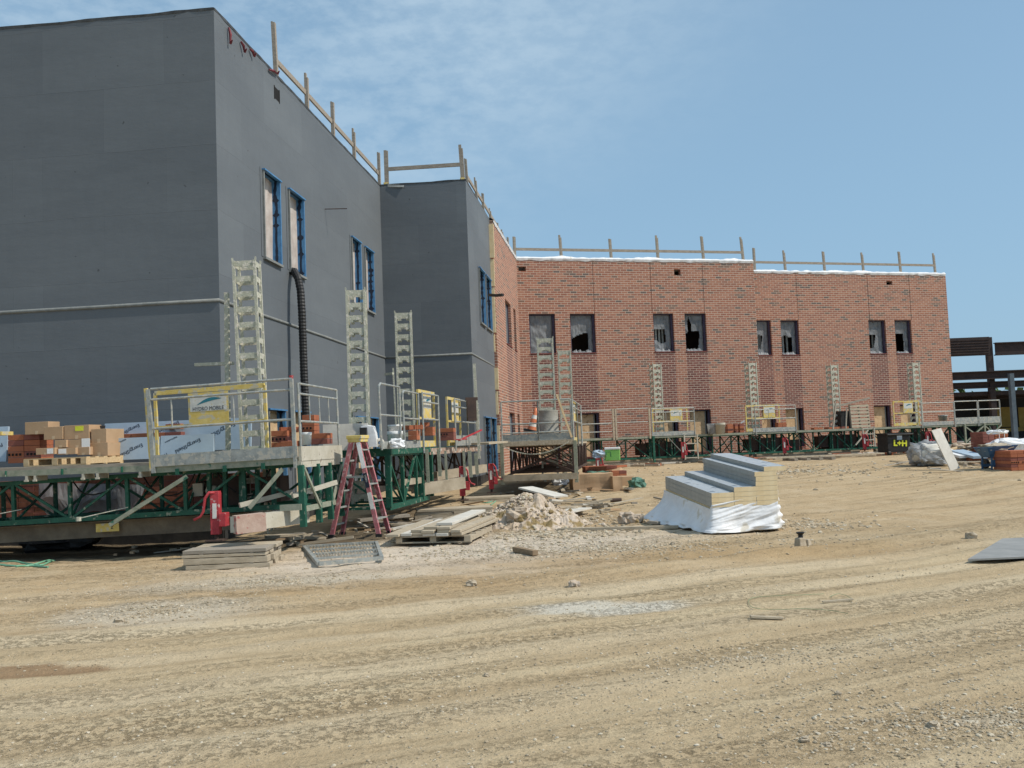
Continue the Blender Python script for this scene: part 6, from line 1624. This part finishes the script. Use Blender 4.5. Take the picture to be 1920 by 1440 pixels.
# lumber heap between bundle and brick cubes
for k, (x0, y0, x1, y1, lb) in enumerate([(1775, 845, 1800, 838, 'orange-brown plank end behind the bundle'), (1800, 838, 1845, 846, 'plank fallen across the scrap heap by the brick cubes'), (1790, 850, 1835, 832, 'slanting plank in the scrap heap by the brick cubes')]):
    a = at(x0, y0, 32.5); b = at(x1, y1, 33.5); mb = MB(); mb.bar(a, b, .2, .05); single(mb, 'plank', woodnew if k == 0 else woodold, a, lb, 'plank', world=True)
c = at(1822, 850, 34); mb = MB(); lump(mb, V((c.x, c.y, gz(c.x, c.y)+.25)), .9, .5, .28, 61, 26, 12, .5, 2.5); single(mb, 'scrap_heap', dirt, c, 'heap of scrap and earth behind the white slabs', 'scrap heap', world=True)

# ------------------------------------------------------------------ steel-framed building
YS = 60
sf = thing('steel_frame_building', (at(1850, 800, YS).x, YS, .4), 'rusty brown steel frame building under construction at the right edge', 'building')
def sbox(px0, py0, px1, py1, Y, dep, name, m_, x1off=0):
    a = at(px0, (py0+py1)/2, Y); b = at(px1, (py0+py1)/2, Y); zt_ = at(px0, py0, Y).z; zb_ = at(px0, py1, Y).z
    mb = MB(); x0, x1 = a.x-.0, b.x
    if name in ('beam',):
        # I-section: two flanges and a web
        mb.b2((x0, Y, zt_-.06), (x1, Y+dep, zt_)); mb.b2((x0, Y, zb_), (x1, Y+dep, zb_+.06)); mb.b2((x0, Y+dep*.4, zb_+.06), (x1, Y+dep*.55, zt_-.06))
    else: mb.b2((x0, Y, zb_), (x1, Y+dep, zt_))
    return mb.build(name, m_, sf, world=True)
sbox(1760, 635, 1856, 669, YS, .3, 'spandrel_panel', darksteel)
mb = MB()
for k in range(6):
    a = at(1760, 640+k*5, YS); b = at(1855, 640+k*5, YS); mb.b2((a.x, YS-.05, a.z-.03), (b.x, YS-.003, a.z+.03))
mb.build('panel_rib', darksteel, sf, world=True)
sbox(1857, 632, 1867, 830, YS+.4, .35, 'column', darksteel)
sbox(1868, 642, 2100, 666, YS+.2, .35, 'beam', darksteel)
sbox(1760, 699, 2100, 714, YS, .4, 'beam', darksteel)
sbox(1760, 719, 2100, 731, YS+.3, .4, 'beam', darksteel)
sbox(1760, 738, 2100, 752, YS+3, .4, 'beam', darksteel)
sbox(1898, 700, 1906, 832, YS-1.0, .3, 'column', bluesteel)
mb = MB(); a = at(1770, 700, YS); z1_ = at(1850, 733, YS).z; mb.b2((a.x, YS+.7, z1_-.25), (a.x+22, YS+16, z1_)); mb.build('roof_deck', darksteel, sf, world=True)
mb = MB(); z0_ = at(1850, 765, YS+8).z; mb.b2((a.x+.5, YS+8, .3), (a.x+22, YS+8.2, z1_-.3)); mb.build('rear_wall', blackp, sf, world=True)  # rear wall coloured black to stand in for shade under the roof deck
for (x0, x1, y0, y1) in ((1868, 1896, 764, 800), (1909, 1960, 764, 800), (1868, 1920, 803, 808)):
    aa, b = at(x0, y0, YS+6), at(x1, y1, YS+6); mb = MB(); mb.b2((aa.x, YS+6, b.z), (b.x, YS+6.05, aa.z)); mb.build('sheathing_panel', mat('ochre_sheathing', (.34, .24, .06), (.42, .31, .09), 3), sf, world=True)
mb = MB(); mb.b2((a.x, YS-2, .3), (a.x+22, YS+16, .5)); mb.build('floor_slab', concrete, sf, world=True)
# distant tree line glimpsed below the deck
tl = MB(); rt = random.Random(9)
for k in range(16):
    x = 62+k*6+rt.uniform(-2, 2); 
    for j in range(260):
        d_ = V((rt.gauss(0, 1), rt.gauss(0, 1), rt.gauss(0, 1))).normalized()*rt.random()**.4; p = V((x+d_.x*4, 165+d_.y*3, 4.5+d_.z*3.6)); s1 = V((rt.gauss(0, .5), rt.gauss(0, .5), rt.gauss(0, .5))); s2 = V((rt.gauss(0, .5), rt.gauss(0, .5), rt.gauss(0, .5)))
        tl.quad([p, p+s1, p+s1+s2, p+s2])
o = tl.build('far_woodland', mat('foliage', (.035, .07, .02), (.06, .10, .03), .5, .9, bump=0)); tag(o, 'far belt of trees glimpsed through the steel frame', 'woodland', kind='stuff')

# ------------------------------------------------------------------ litter and cables under the platforms
lt = MB(); rl = random.Random(21)
def litter(n, x0, x1, y0, y1, k=1.0):
    for _ in range(n):
        x = rl.uniform(x0, x1); y = rl.uniform(y0, y1); L = rl.choice((.08, .15, .3, .5, .9))*k*rl.uniform(.7, 1.3); w_ = rl.uniform(.03, .12)
        m_ = rl.choice((0, 0, 0, 1, 1, 2, 3, 4)); 
        M_ = Matrix.Rotation(rl.uniform(0, 3.14), 3, 'Z') @ Matrix.Rotation(rl.uniform(-.15, .15), 3, 'Y')
        lt.box((x, y, gz(x, y)+.03+rl.uniform(0, .04)), (L, w_, rl.uniform(.012, .05)), M=M_, mi=m_)
litter(60, -3.0, -.2, 16.6, 21); litter(70, -1.2, 3.6, 19.5, 26, 1.2); litter(30, -6.5, -3.0, 14.9, 16.2, .8)
for _ in range(110):
    u = rl.random(); x = 2.9+u*20; y = 38.2+.25*(x-2.86)+rl.uniform(-2.2, .6)
    lt.box((x, y, gz(x, y)+.05), (rl.choice((.2, .4, .9, 1.4)), rl.uniform(.06, .2), rl.uniform(.03, .1)), rl.uniform(0, 3.1), mi=rl.choice((0, 0, 1, 1, 2, 3, 5)))
litter(50, 12.5, 19, 27.5, 34, 1.2)
o = lt.build('scrap_litter', [woodold, woodgrey, woodbrown, dirtyw, card, clay]); tag(o, 'scraps of wood, card and broken brick littering the ground under the platforms', 'litter', kind='stuff')
for k in range(5):
    x0 = -6.5+k*1.25; pts = [(x0+.9*t, .55+.1*math.sin(t*7+k), 1.33-.34*math.sin(math.pi*t)*(1+.3*math.sin(k*2.1))) for t in [i/10 for i in range(11)]]
    mb = MB(); mb.tube(pts, .012, 6); mb.build('cable', blackp, p1, True)
